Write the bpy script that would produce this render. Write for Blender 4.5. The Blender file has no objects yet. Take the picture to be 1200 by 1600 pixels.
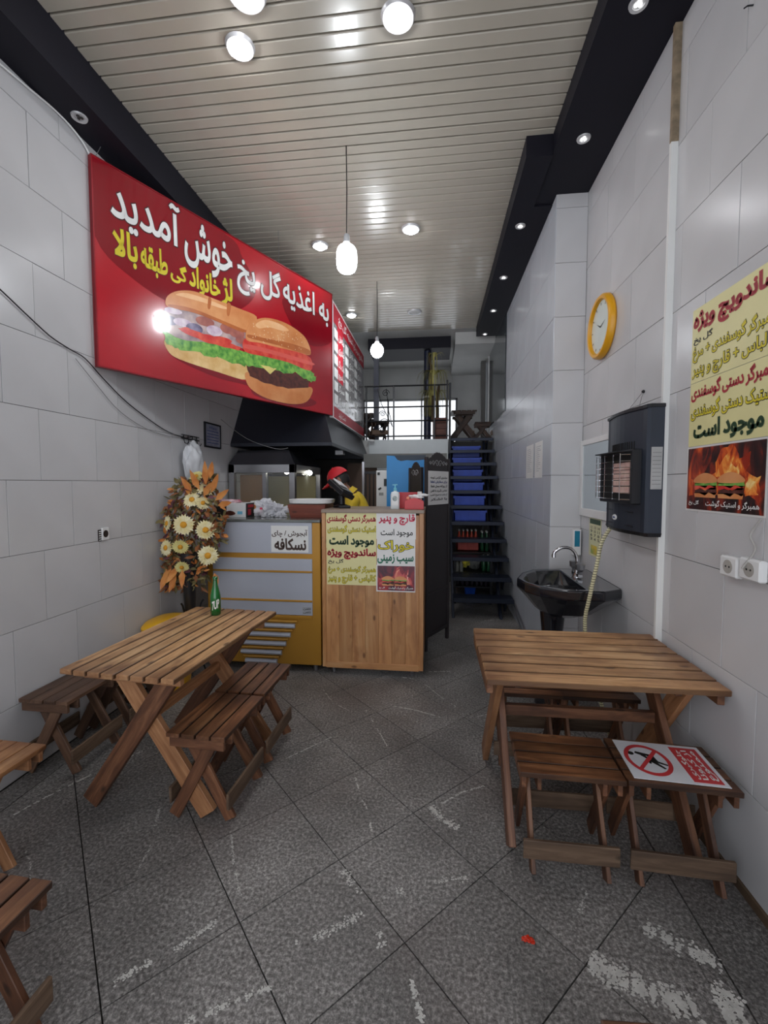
import bpy, bmesh, math, random
from mathutils import Vector, Matrix, noise, geometry
random.seed(7)
R = math.radians
PI = math.pi
COL = bpy.context.scene.collection
sc = bpy.context.scene

# ---------------------------------------------------------------- camera, world, exposure
F = 680.0; YAW = R(6.7); PITCH = R(3.0); EYE = 1.55; SHY = -9.0
cam_d = bpy.data.cameras.new('camera'); cam = bpy.data.objects.new('camera', cam_d); COL.objects.link(cam)
cam.location = (0, 0, EYE); cam.rotation_euler = (R(90) - PITCH, 0, YAW)
cam_d.sensor_fit = 'VERTICAL'; cam_d.sensor_height = 36.0; cam_d.lens = 36.0 * F / 1600.0
cam_d.shift_y = SHY / 1600.0; cam_d.clip_start = 0.02; cam_d.clip_end = 100
sc.camera = cam
w = bpy.data.worlds.new('world'); sc.world = w; w.use_nodes = True
bg = w.node_tree.nodes['Background']; bg.inputs[0].default_value = (0.90, 0.94, 1.0, 1); bg.inputs[1].default_value = 1.7
sc.view_settings.view_transform = 'Standard'; sc.view_settings.look = 'None'
sc.view_settings.gamma = 1.0; sc.view_settings.use_curve_mapping = False
sc.view_settings.exposure = 0.46
try:
    sc.cycles.use_denoising = True; sc.cycles.max_bounces = 8; sc.cycles.sample_clamp_indirect = 6.0
except Exception: pass
BULB = 62.0     # radiance of the ceiling bulbs
PEND = 50.0     # radiance of the pendant bulbs

# measured picture points -> points of a real plane (x right, y into the room, z up)
_fw = Vector((-math.sin(YAW)*math.cos(PITCH), math.cos(YAW)*math.cos(PITCH), -math.sin(PITCH)))
_rt = Vector((math.cos(YAW), math.sin(YAW), 0)); _up = _rt.cross(_fw)
EYEP = Vector((0, 0, EYE))
def ray(u, v): return _fw + _rt*((u-600)/F) + _up*(-(v-(800+SHY))/F)
def on(u, v, X=None, Y=None, Z=None):
    r = ray(u, v)
    t = X/r.x if X is not None else (Y/r.y if Y is not None else (Z-EYE)/r.z)
    return EYEP + r*t

# ---------------------------------------------------------------- materials
def srgb(r, g, b):
    f = lambda c: (c/255/12.92) if c/255 <= 0.04045 else ((c/255+0.055)/1.055)**2.4
    return (f(r), f(g), f(b), 1)
MATS = {}
def nt_new(name):
    m = bpy.data.materials.new(name); m.use_nodes = True
    nt = m.node_tree; b = nt.nodes['Principled BSDF']
    return m, nt, b
def mat(name, c, rough=0.5, metal=0.0, var=0.08, nscale=8, bump=0.0, bscale=60, coat=0.0, alpha=1.0, trans=0.0, c2=None, detail=4, spec=0.5, rnd=0.0):
    """procedural material: colour c varied towards c2 (or darker) by noise"""
    if name in MATS: return MATS[name]
    m, nt, b = nt_new(name); N = nt.nodes; L = nt.links
    tc = N.new('ShaderNodeTexCoord')
    nz = N.new('ShaderNodeTexNoise'); nz.inputs['Scale'].default_value = nscale; nz.inputs['Detail'].default_value = detail
    L.new(tc.outputs['Object'], nz.inputs['Vector'])
    mx = N.new('ShaderNodeMix'); mx.data_type = 'RGBA'
    c1 = srgb(*c); cc2 = srgb(*c2) if c2 else tuple(x*(1-var*2.2) for x in c1[:3])+(1,)
    mx.inputs[6].default_value = c1; mx.inputs[7].default_value = cc2
    rp = N.new('ShaderNodeMapRange'); rp.inputs[1].default_value = 0.35; rp.inputs[2].default_value = 0.68
    L.new(nz.outputs['Fac'], rp.inputs[0]); L.new(rp.outputs[0], mx.inputs[0])
    last = mx.outputs[2]
    if rnd:
        oi = N.new('ShaderNodeObjectInfo'); hs = N.new('ShaderNodeHueSaturation')
        mr = N.new('ShaderNodeMapRange'); mr.inputs[3].default_value = 1-rnd; mr.inputs[4].default_value = 1+rnd
        L.new(oi.outputs['Random'], mr.inputs[0]); L.new(mr.outputs[0], hs.inputs['Value']); L.new(last, hs.inputs['Color']); last = hs.outputs[0]
    L.new(last, b.inputs['Base Color'])
    b.inputs['Roughness'].default_value = rough; b.inputs['Metallic'].default_value = metal
    b.inputs['Specular IOR Level'].default_value = spec
    b.inputs['Coat Weight'].default_value = coat; b.inputs['Coat Roughness'].default_value = 0.08
    b.inputs['Alpha'].default_value = alpha; b.inputs['Transmission Weight'].default_value = trans
    if bump:
        n2 = N.new('ShaderNodeTexNoise'); n2.inputs['Scale'].default_value = bscale; n2.inputs['Detail'].default_value = 3
        L.new(tc.outputs['Object'], n2.inputs['Vector'])
        bp = N.new('ShaderNodeBump'); bp.inputs['Strength'].default_value = bump; bp.inputs['Distance'].default_value = 0.004
        L.new(n2.outputs['Fac'], bp.inputs['Height']); L.new(bp.outputs[0], b.inputs['Normal'])
    MATS[name] = m
    return m
def emis(name, c, s):
    if name in MATS: return MATS[name]
    m, nt, b = nt_new(name)
    b.inputs['Base Color'].default_value = (0.8, 0.8, 0.8, 1)
    b.inputs['Emission Color'].default_value = srgb(*c); b.inputs['Emission Strength'].default_value = s
    MATS[name] = m
    return m
def wood(name, dark, mid, light, rough=0.5, wear=0.0, gscale=1.0, rnd=0.22, edge=0.0):
    """planks: grain runs along the object's local x"""
    m, nt, b = nt_new(name); N = nt.nodes; L = nt.links
    tc = N.new('ShaderNodeTexCoord'); oi = N.new('ShaderNodeObjectInfo')
    ad = N.new('ShaderNodeVectorMath'); ad.operation = 'ADD'
    sc_ = N.new('ShaderNodeVectorMath'); sc_.operation = 'SCALE'; sc_.inputs[0].default_value = (7.3, 3.1, 5.7)
    mu = N.new('ShaderNodeMath'); mu.operation = 'MULTIPLY'; mu.inputs[1].default_value = 10
    L.new(oi.outputs['Random'], mu.inputs[0]); L.new(mu.outputs[0], sc_.inputs['Scale'])
    L.new(tc.outputs['Object'], ad.inputs[0]); L.new(sc_.outputs[0], ad.inputs[1])
    mp = N.new('ShaderNodeMapping'); mp.inputs['Scale'].default_value = (1.8*gscale, 17*gscale, 17*gscale)
    L.new(ad.outputs[0], mp.inputs['Vector'])
    n1 = N.new('ShaderNodeTexNoise'); n1.inputs['Scale'].default_value = 1.6; n1.inputs['Detail'].default_value = 7; n1.inputs['Roughness'].default_value = 0.65; n1.inputs['Distortion'].default_value = 0.6
    L.new(mp.outputs[0], n1.inputs['Vector'])
    cr = N.new('ShaderNodeValToRGB'); e = cr.color_ramp.elements
    e[0].position = 0.25; e[0].color = srgb(*dark); e[1].position = 0.70; e[1].color = srgb(*light)
    k = e.new(0.5); k.color = srgb(*mid)
    L.new(n1.outputs['Fac'], cr.inputs[0])
    # broad blotches and small knots
    n2 = N.new('ShaderNodeTexNoise'); n2.inputs['Scale'].default_value = 5.0; n2.inputs['Detail'].default_value = 3
    mp2 = N.new('ShaderNodeMapping'); mp2.inputs['Scale'].default_value = (0.8, 1.6, 1.6)
    L.new(ad.outputs[0], mp2.inputs['Vector']); L.new(mp2.outputs[0], n2.inputs['Vector'])
    r2 = N.new('ShaderNodeMapRange'); r2.inputs[1].default_value = 0.56; r2.inputs[2].default_value = 0.74
    L.new(n2.outputs['Fac'], r2.inputs[0])
    mx = N.new('ShaderNodeMix'); mx.data_type = 'RGBA'; mx.inputs[7].default_value = srgb(*dark)
    sf = N.new('ShaderNodeMath'); sf.operation = 'MULTIPLY'; sf.inputs[1].default_value = 0.65
    L.new(r2.outputs[0], sf.inputs[0]); L.new(sf.outputs[0], mx.inputs[0]); L.new(cr.outputs[0], mx.inputs[6])
    vo = N.new('ShaderNodeTexVoronoi'); vo.inputs['Scale'].default_value = 1.0
    mp3 = N.new('ShaderNodeMapping'); mp3.inputs['Scale'].default_value = (5.0, 11, 11)
    L.new(ad.outputs[0], mp3.inputs['Vector']); L.new(mp3.outputs[0], vo.inputs['Vector'])
    r3 = N.new('ShaderNodeMapRange'); r3.inputs[1].default_value = 0.07; r3.inputs[2].default_value = 0.15; r3.inputs[3].default_value = 0.8; r3.inputs[4].default_value = 0.0
    L.new(vo.outputs['Distance'], r3.inputs[0])
    mk = N.new('ShaderNodeMix'); mk.data_type = 'RGBA'; mk.inputs[7].default_value = tuple(x*0.5 for x in srgb(*dark)[:3])+(1,)
    L.new(r3.outputs[0], mk.inputs[0]); L.new(mx.outputs[2], mk.inputs[6])
    last = mk.outputs[2]
    if wear:
        # scorched/handled plank ends: distance from the plank middle along its length
        sp = N.new('ShaderNodeSeparateXYZ'); L.new(tc.outputs['Object'], sp.inputs[0])
        ab = N.new('ShaderNodeMath'); ab.operation = 'ABSOLUTE'; L.new(sp.outputs[0], ab.inputs[0])
        a2 = N.new('ShaderNodeMath'); a2.operation = 'ADD'
        n3 = N.new('ShaderNodeTexNoise'); n3.inputs['Scale'].default_value = 9; L.new(ad.outputs[0], n3.inputs['Vector'])
        m3 = N.new('ShaderNodeMath'); m3.operation = 'MULTIPLY'; m3.inputs[1].default_value = 0.28; L.new(n3.outputs['Fac'], m3.inputs[0])
        L.new(ab.outputs[0], a2.inputs[0]); L.new(m3.outputs[0], a2.inputs[1])
        r4 = N.new('ShaderNodeMapRange'); r4.inputs[1].default_value = wear; r4.inputs[2].default_value = wear+0.2; r4.inputs[4].default_value = 0.75
        L.new(a2.outputs[0], r4.inputs[0])
        mw = N.new('ShaderNodeMix'); mw.data_type = 'RGBA'; mw.inputs[7].default_value = srgb(*dark)
        L.new(r4.outputs[0], mw.inputs[0]); L.new(last, mw.inputs[6]); last = mw.outputs[2]
    if edge:
        # long edges of every board darkened so that the gaps stand out
        sp2 = N.new('ShaderNodeSeparateXYZ'); L.new(tc.outputs['Object'], sp2.inputs[0])
        ay = N.new('ShaderNodeMath'); ay.operation = 'ABSOLUTE'; L.new(sp2.outputs[1], ay.inputs[0])
        r5 = N.new('ShaderNodeMapRange'); r5.inputs[1].default_value = edge-0.005; r5.inputs[2].default_value = edge-0.001; r5.inputs[4].default_value = 0.78
        L.new(ay.outputs[0], r5.inputs[0])
        me_ = N.new('ShaderNodeMix'); me_.data_type = 'RGBA'; me_.inputs[7].default_value = tuple(x*0.35 for x in srgb(*dark)[:3])+(1,)
        L.new(r5.outputs[0], me_.inputs[0]); L.new(last, me_.inputs[6]); last = me_.outputs[2]
    hs = N.new('ShaderNodeHueSaturation'); mr = N.new('ShaderNodeMapRange'); mr.inputs[3].default_value = 1-rnd; mr.inputs[4].default_value = 1+rnd
    L.new(oi.outputs['Random'], mr.inputs[0]); L.new(mr.outputs[0], hs.inputs['Value']); L.new(last, hs.inputs['Color'])
    L.new(hs.outputs[0], b.inputs['Base Color']); b.inputs['Roughness'].default_value = rough
    bp = N.new('ShaderNodeBump'); bp.inputs['Strength'].default_value = 0.25; bp.inputs['Distance'].default_value = 0.003
    L.new(n1.outputs['Fac'], bp.inputs['Height']); L.new(bp.outputs[0], b.inputs['Normal'])
    return m
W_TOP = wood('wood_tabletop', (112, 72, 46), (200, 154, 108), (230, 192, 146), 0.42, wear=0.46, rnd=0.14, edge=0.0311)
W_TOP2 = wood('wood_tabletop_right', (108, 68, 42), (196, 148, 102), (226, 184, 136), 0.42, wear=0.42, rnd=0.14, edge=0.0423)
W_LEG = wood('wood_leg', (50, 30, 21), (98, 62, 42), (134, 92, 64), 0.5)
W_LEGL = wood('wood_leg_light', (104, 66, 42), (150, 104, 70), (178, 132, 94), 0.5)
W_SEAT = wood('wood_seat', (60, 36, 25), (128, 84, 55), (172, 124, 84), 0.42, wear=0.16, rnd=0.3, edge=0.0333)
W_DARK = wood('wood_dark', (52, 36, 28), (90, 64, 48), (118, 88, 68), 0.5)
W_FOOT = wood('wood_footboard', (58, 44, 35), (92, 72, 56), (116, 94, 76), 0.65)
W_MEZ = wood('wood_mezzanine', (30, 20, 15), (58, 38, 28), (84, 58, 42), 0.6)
W_COUNTER = wood('wood_laminate', (134, 84, 50), (186, 132, 84), (206, 160, 112), 0.35, gscale=0.35, rnd=0.16)

M_tile = mat('wall_tile', (201, 200, 202), 0.24, var=0.03, nscale=2.2, bump=0.08, bscale=3, rnd=0.03, spec=0.45)
M_tile_far = mat('wall_tile_polished', (196, 200, 207), 0.24, var=0.03, nscale=2.2, bump=0.08, bscale=3, rnd=0.03, spec=0.5)
M_grout = mat('grout', (88, 84, 80), 0.9)
M_plaster = mat('plaster', (196, 196, 194), 0.8, var=0.05, nscale=3, bump=0.2)
M_soffit = mat('soffit_navy', (22, 21, 32), 0.6, var=0.1, nscale=3, spec=0.25)
M_slat = mat('ceiling_slat', (184, 177, 164), 0.26, metal=0.0, var=0.03, nscale=3, rnd=0.025, coat=0.3, bump=0.05, bscale=4)
M_gapblk = mat('ceiling_gap', (20, 19, 18), 0.9)
M_black = mat('black_metal', (22, 23, 28), 0.4, metal=0.3)
M_navy = mat('stair_steel', (30, 36, 52), 0.38, metal=0.4)
M_hood = mat('hood_painted_steel', (38, 40, 50), 0.36, metal=0.4, nscale=2, bump=0.3, bscale=3)
M_steel = mat('stainless', (168, 168, 172), 0.3, metal=0.9, nscale=3)
M_chrome = mat('chrome', (200, 200, 204), 0.1, metal=1.0)
M_white = mat('white_plastic', (226, 226, 226), 0.35, var=0.02)
M_offwhite = mat('paper_white', (226, 226, 224), 0.5, var=0.03, nscale=4)
M_ypaper = mat('paper_yellow', (228, 220, 160), 0.42, var=0.03, nscale=4)
M_wpaper = mat('paper_pale', (222, 220, 218), 0.3, var=0.03, nscale=4, coat=0.3)
M_red_t = mat('ink_red', (176, 24, 44), 0.5)
M_pink_t = mat('ink_pink', (214, 60, 92), 0.5)
M_blk_t = mat('ink_black', (28, 30, 30), 0.5)
M_grn_t = mat('ink_green', (30, 66, 36), 0.5)
M_tgrn_t = mat('ink_teal_green', (44, 118, 92), 0.5)
M_yel_t = mat('ink_yellow', (222, 204, 36), 0.5)
M_blu_t = mat('ink_blue', (30, 60, 130), 0.5)
M_wht_t = mat('ink_white', (240, 240, 238), 0.4)
M_signred = mat('sign_red', (196, 22, 38), 0.24, var=0.25, nscale=0.9, coat=0.6, c2=(150, 12, 28))
M_signdk = mat('sign_dark_red', (140, 14, 30), 0.16, coat=0.6, var=0.1, nscale=1)
M_bun = mat('print_bun', (228, 160, 104), 0.3, c2=(206, 124, 66), nscale=5, coat=0.4)
M_bunlt = mat('print_bun_light', (240, 206, 146), 0.3, c2=(214, 164, 92), nscale=9, coat=0.4)
M_lettuce = mat('print_lettuce', (140, 196, 84), 0.3, c2=(52, 130, 46), nscale=22, coat=0.4)
M_tomato = mat('print_tomato', (206, 38, 36), 0.3, c2=(232, 96, 70), nscale=14, coat=0.4)
M_patty = mat('print_patty', (98, 46, 34), 0.3, c2=(60, 26, 20), nscale=26, coat=0.4)
M_meat = mat('print_ham', (206, 180, 176), 0.3, c2=(120, 96, 108), nscale=8, coat=0.4)
M_cheese = mat('print_cheese', (238, 218, 130), 0.3, coat=0.4)
M_flame = mat('print_flame', (232, 110, 40), 0.3, c2=(150, 34, 22), nscale=14, coat=0.4, detail=6)
M_flame2 = mat('print_flame_bright', (246, 178, 84), 0.3, c2=(230, 110, 40), nscale=18, coat=0.4)
def fire_mat(name, cols, sc_):
    m, nt, b = nt_new(name); N = nt.nodes; L = nt.links
    tc = N.new('ShaderNodeTexCoord'); mp = N.new('ShaderNodeMapping'); mp.inputs['Scale'].default_value = (1, 1, 0.45)
    n1 = N.new('ShaderNodeTexNoise'); n1.inputs['Scale'].default_value = sc_; n1.inputs['Detail'].default_value = 6; n1.inputs['Distortion'].default_value = 1.6
    L.new(tc.outputs['Object'], mp.inputs['Vector']); L.new(mp.outputs[0], n1.inputs['Vector'])
    cr = N.new('ShaderNodeValToRGB'); e = cr.color_ramp.elements; e[0].position = 0.40; e[0].color = srgb(*cols[0]); e[1].position = 0.70; e[1].color = srgb(*cols[3])
    for p, c in ((0.50, cols[1]), (0.60, cols[2])): k = e.new(p); k.color = srgb(*c)
    L.new(n1.outputs['Fac'], cr.inputs[0]); L.new(cr.outputs[0], b.inputs['Base Color']); b.inputs['Roughness'].default_value = 0.3; return m
M_firebg = fire_mat('print_fire', ((34, 24, 26), (70, 32, 30), (150, 50, 30), (220, 96, 40)), 9)
M_firebg2 = fire_mat('print_fire_red', ((70, 22, 44), (110, 26, 46), (160, 40, 50), (210, 90, 60)), 9)
M_flame = fire_mat('print_flame', ((150, 44, 26), (206, 84, 34), (232, 120, 46), (248, 190, 96)), 16)
M_flame2 = fire_mat('print_flame_bright', ((214, 100, 40), (238, 140, 60), (248, 186, 96), (252, 220, 150)), 18)
M_gold = mat('counter_gold', (190, 138, 50), 0.36, metal=0.25, nscale=2)
M_silver = mat('counter_silver', (178, 182, 194), 0.4, metal=0.15, nscale=2, var=0.03)
M_glass = mat('glass', (200, 205, 205), 0.04, alpha=0.10, var=0.0, spec=0.4)

# ---------------------------------------------------------------- mesh helpers
class MB:
    def __init__(s): s.v = []; s.f = []; s.mi = []; s.cur = 0
    def add(s, vs, fs):
        o = len(s.v); s.v += [Vector(p) for p in vs]; s.f += [[i+o for i in f] for f in fs]; s.mi += [s.cur]*len(fs); return s
    def box(s, x0, x1, y0, y1, z0, z1):
        return s.add([(x0,y0,z0),(x1,y0,z0),(x1,y1,z0),(x0,y1,z0),(x0,y0,z1),(x1,y0,z1),(x1,y1,z1),(x0,y1,z1)],
                     [(0,3,2,1),(4,5,6,7),(0,1,5,4),(1,2,6,5),(2,3,7,6),(3,0,4,7)])
    def bar(s, p0, p1, wd, th, up=(0,0,1)):
        p0 = Vector(p0); p1 = Vector(p1); d = (p1-p0).normalized(); u = Vector(up); a = d.cross(u)
        if a.length < 1e-4: a = d.cross(Vector((1,0,0)))
        a.normalize(); b = a.cross(d).normalized(); a *= wd/2; b *= th/2
        vs = [p0-a-b, p0+a-b, p0+a+b, p0-a+b, p1-a-b, p1+a-b, p1+a+b, p1-a+b]
        return s.add(vs, [(0,1,2,3),(7,6,5,4),(0,4,5,1),(1,5,6,2),(2,6,7,3),(3,7,4,0)])
    def prism(s, pts, O, ex, ey, n, h0, h1):
        """polygon pts (2-D) in the frame O, ex, ey; extruded along n from h0 to h1"""
        O = Vector(O); k = len(pts)
        a = [O+ex*p[0]+ey*p[1]+n*h0 for p in pts]; b = [O+ex*p[0]+ey*p[1]+n*h1 for p in pts]
        fs = [list(range(k))[::-1], list(range(k, 2*k))] + [[i, (i+1) % k, k+(i+1) % k, k+i] for i in range(k)]
        return s.add(a+b, fs)
    def tube(s, path, r, n=8, cap=True):
        P = [Vector(p) for p in path]; rs = r if isinstance(r, (list, tuple)) else [r]*len(P)
        o = len(s.v); prev = None; vs = []; fs = []
        for i, p in enumerate(P):
            d = (P[min(i+1, len(P)-1)]-P[max(i-1, 0)]).normalized()
            if prev is None:
                a = d.cross(Vector((0,0,1)));
                if a.length < 1e-3: a = Vector((1,0,0))
            else: a = prev - d*prev.dot(d)
            a.normalize(); prev = a; b = d.cross(a)
            for k in range(n):
                t = 2*PI*k/n; vs.append(p+(a*math.cos(t)+b*math.sin(t))*rs[i])
        for i in range(len(P)-1):
            for k in range(n):
                fs.append((i*n+k, i*n+(k+1) % n, (i+1)*n+(k+1) % n, (i+1)*n+k))
        if cap: fs += [list(range(n))[::-1], [(len(P)-1)*n+k for k in range(n)]]
        return s.add(vs, fs)
    def lathe(s, prof, c=(0,0,0), n=20, axis='z', sx=1, sy=1):
        vs = []; fs = []
        for r_, z in prof:
            for k in range(n):
                t = 2*PI*k/n; x, y = r_*math.cos(t)*sx, r_*math.sin(t)*sy
                p = (x, y, z) if axis == 'z' else ((z, x, y) if axis == 'x' else (x, z, y))
                vs.append(Vector(c)+Vector(p))
        for i in range(len(prof)-1):
            for k in range(n): fs.append((i*n+k, i*n+(k+1) % n, (i+1)*n+(k+1) % n, (i+1)*n+k))
        fs += [list(range(n))[::-1], [(len(prof)-1)*n+k for k in range(n)]]
        return s.add(vs, fs)
    def loft(s, rings, cap=True):
        n = len(rings[0]); vs = [Vector(p) for r_ in rings for p in r_]; fs = []
        for i in range(len(rings)-1):
            for k in range(n): fs.append((i*n+k, i*n+(k+1) % n, (i+1)*n+(k+1) % n, (i+1)*n+k))
        if cap: fs += [list(range(n))[::-1], [(len(rings)-1)*n+k for k in range(n)]]
        return s.add(vs, fs)
    def build(s, name, m, parent=None, smooth=False, bevel=0.0, origin=None, fix=True):
        """vertices are in world space; the object's origin is put at `origin` (or the parent's)"""
        me = bpy.data.meshes.new(name)
        o = bpy.data.objects.new(name, me); COL.objects.link(o)
        wm = world_of(parent) if parent else Matrix.Identity(4)
        ow = wm
        if origin is not None: ow = Matrix.Translation(Vector(origin))
        inv = ow.inverted()
        me.from_pydata([inv @ v for v in s.v], [], s.f)
        ms = m if isinstance(m, (list, tuple)) else [m]
        for x in ms: me.materials.append(x)
        for p, i in zip(me.polygons, s.mi): p.material_index = min(i, len(ms)-1)
        if bevel or fix:
            bm = bmesh.new(); bm.from_mesh(me)
            if fix: bmesh.ops.recalc_face_normals(bm, faces=bm.faces)
            if bevel:
                es = [e for e in bm.edges if len(e.link_faces) == 2 and e.calc_face_angle(0) > 0.6]
                bmesh.ops.bevel(bm, geom=es, offset=bevel, segments=1, affect='EDGES', profile=0.5)
            bm.to_mesh(me); bm.free()
        if smooth:
            me.polygons.foreach_set('use_smooth', [True]*len(me.polygons))
            try: me.set_sharp_from_angle(angle=R(40))
            except Exception: pass
        if parent:
            o.parent = parent; o.matrix_local = wm.inverted() @ ow
            WM[o.name] = ow
        else:
            o.matrix_world = ow; WM[o.name] = ow.copy()
        return o
WM = {}
def world_of(o):
    return WM[o.name]
def thing(name, label, cat, loc=(0,0,0), rz=0, group=None):
    o = bpy.data.objects.new(name, None); COL.objects.link(o); o.empty_display_size = 0.05
    o.location = loc; o.rotation_euler = (0, 0, rz)
    WM[o.name] = Matrix.Translation(Vector(loc)) @ Matrix.Rotation(rz, 4, 'Z')
    return tag(o, label, cat, group)
def tag(o, label, cat=None, group=None, kind=None):
    if label: o['label'] = label
    if cat: o['category'] = cat
    if group: o['group'] = group
    if kind: o['kind'] = kind
    return o
def bx(x0, x1, y0, y1, z0, z1): return MB().box(x0, x1, y0, y1, z0, z1)
def copy_tree(o, name=None):
    c = o.copy(); COL.objects.link(c); WM[c.name] = WM[o.name].copy()
    for ch in list(o.children):
        d = copy_tree(ch); d.parent = c
    return c
def place(o, loc, rz):
    o.location = loc; o.rotation_euler = (0, 0, rz)
    WM[o.name] = Matrix.Translation(Vector(loc)) @ Matrix.Rotation(rz, 4, 'Z')
_pm = {}
def plank(name, p0, p1, wd, th, m, parent, up=(0,0,1), bevel=0.002, jag=0.0):
    """board from p0 to p1 given in the PARENT's space; its mesh runs along local x so that the grain follows it"""
    p0 = Vector(p0); p1 = Vector(p1); L = (p1-p0).length
    key = (round(L, 4), wd, th, m.name, bevel, jag and random.random())
    if key in _pm: me = _pm[key]
    else:
        me = bpy.data.meshes.new(name); mb = MB().box(-L/2, L/2, -wd/2, wd/2, -th/2, th/2)
        me.from_pydata(mb.v, [], mb.f); me.materials.append(m)
        bm = bmesh.new(); bm.from_mesh(me); bmesh.ops.recalc_face_normals(bm, faces=bm.faces)
        if bevel: bmesh.ops.bevel(bm, geom=list(bm.edges), offset=bevel, segments=1, affect='EDGES')
        if jag:
            for v in bm.verts: v.co += Vector((random.uniform(-jag, jag), random.uniform(-jag, jag)*0.3, random.uniform(-jag, jag)*0.3))
        bm.to_mesh(me); bm.free(); _pm[key] = me
    o = bpy.data.objects.new(name, me); COL.objects.link(o); o.parent = parent
    x = (p1-p0).normalized(); z = Vector(up); y = z.cross(x)
    if y.length < 1e-4: y = Vector((0,1,0))
    y.normalize(); z = x.cross(y)
    M = Matrix((x, y, z)).transposed().to_4x4(); M.translation = (p0+p1)/2
    o.matrix_local = M; WM[o.name] = world_of(parent) @ M
    return o
def ico(c, r, sub=2, sx=1, sy=1, sz=1, nz=0.0, nf=3.0, seed=0):
    bm = bmesh.new(); bmesh.ops.create_icosphere(bm, subdivisions=sub, radius=1)
    vs = []
    for v in bm.verts:
        p = v.co.copy(); k = 1 + nz*noise.noise(p*nf+Vector((seed, seed*1.7, 0)))
        vs.append(Vector(c)+Vector((p.x*r*sx*k, p.y*r*sy*k, p.z*r*sz*k)))
    fs = [[v.index for v in f.verts] for f in bm.faces]; bm.free(); return vs, fs

# ---------------------------------------------------------------- Persian lettering (joined presentation forms, laid out right to left)
AR = {'ا':(0xFE8D,2),'آ':(0xFE81,2),'ب':(0xFE8F,4),'پ':(0xFB56,4),'ت':(0xFE95,4),'ج':(0xFE9D,4),'چ':(0xFB7A,4),'ح':(0xFEA1,4),'خ':(0xFEA5,4),
 'د':(0xFEA9,2),'ذ':(0xFEAB,2),'ر':(0xFEAD,2),'ز':(0xFEAF,2),'ژ':(0xFB8A,2),'س':(0xFEB1,4),'ش':(0xFEB5,4),'ص':(0xFEB9,4),'ض':(0xFEBD,4),
 'ط':(0xFEC1,4),'ظ':(0xFEC5,4),'ع':(0xFEC9,4),'غ':(0xFECD,4),'ف':(0xFED1,4),'ق':(0xFED5,4),'ک':(0xFB8E,4),'گ':(0xFB92,4),'ل':(0xFEDD,4),
 'م':(0xFEE1,4),'ن':(0xFEE5,4),'و':(0xFEED,2),'ه':(0xFEE9,4),'ی':(0xFBFC,4),'ة':(0xFE93,2)}
def shape(s):
    if not any(c in AR for c in s): return s
    out = []; i = 0; prev = False
    while i < len(s):
        ch = s[i]
        if ch not in AR: out.append(ch); prev = False; i += 1; continue
        if ch == 'ل' and i+1 < len(s) and s[i+1] in 'اآ':
            base = 0xFEFB if s[i+1] == 'ا' else 0xFEF5
            out.append(chr(base+(1 if prev else 0))); prev = False; i += 2; continue
        b, k = AR[ch]; nxt = k == 4 and i+1 < len(s) and s[i+1] in AR
        if k == 2: out.append(chr(b+(1 if prev else 0))); prev = False
        else: out.append(chr(b+(3 if prev and nxt else 1 if prev else 2 if nxt else 0))); prev = nxt
        i += 1
    return ''.join(reversed(out))
_tc = {}; _gm = {}
def outlines(t):
    """closed outlines of one letter (no fill), each a list of 2-D points"""
    c = bpy.data.curves.new('lettering', 'FONT'); c.body = t; c.fill_mode = 'NONE'; c.resolution_u = 3
    o = bpy.data.objects.new('lettering', c); COL.objects.link(o)
    dg = bpy.context.evaluated_depsgraph_get(); me = bpy.data.meshes.new_from_object(o.evaluated_get(dg))
    P = [(v.co.x, v.co.y) for v in me.vertices]; nb = {}
    for e in me.edges: a_, b_ = e.vertices; nb.setdefault(a_, []).append(b_); nb.setdefault(b_, []).append(a_)
    bpy.data.objects.remove(o); bpy.data.curves.remove(c); bpy.data.meshes.remove(me)
    seen = set(); out = []
    for st in range(len(P)):
        if st in seen or st not in nb: continue
        lp = [st]; seen.add(st); cur = st
        nx = st+1 if st+1 in nb[st] else nb[st][0]
        while nx is not None and nx not in seen:
            lp.append(nx); seen.add(nx); cur = nx; nx = next((q for q in nb[cur] if q not in seen), None)
        q = [P[i] for i in lp]; r_ = [q[i] for i in range(len(q)) if (Vector(q[i])-Vector(q[i-1])).length > 1e-4]
        if len(r_) > 2: out.append(r_)
    return out
def sarea(q): return sum(q[i-1][0]*q[i][1]-q[i][0]*q[i-1][1] for i in range(len(q)))/2
def inside(p, q):
    c = False
    for i in range(len(q)):
        (x1, y1), (x2, y2) = q[i-1], q[i]
        if (y1 > p[1]) != (y2 > p[1]) and p[0] < (x2-x1)*(p[1]-y1)/(y2-y1)+x1: c = not c
    return c
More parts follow.
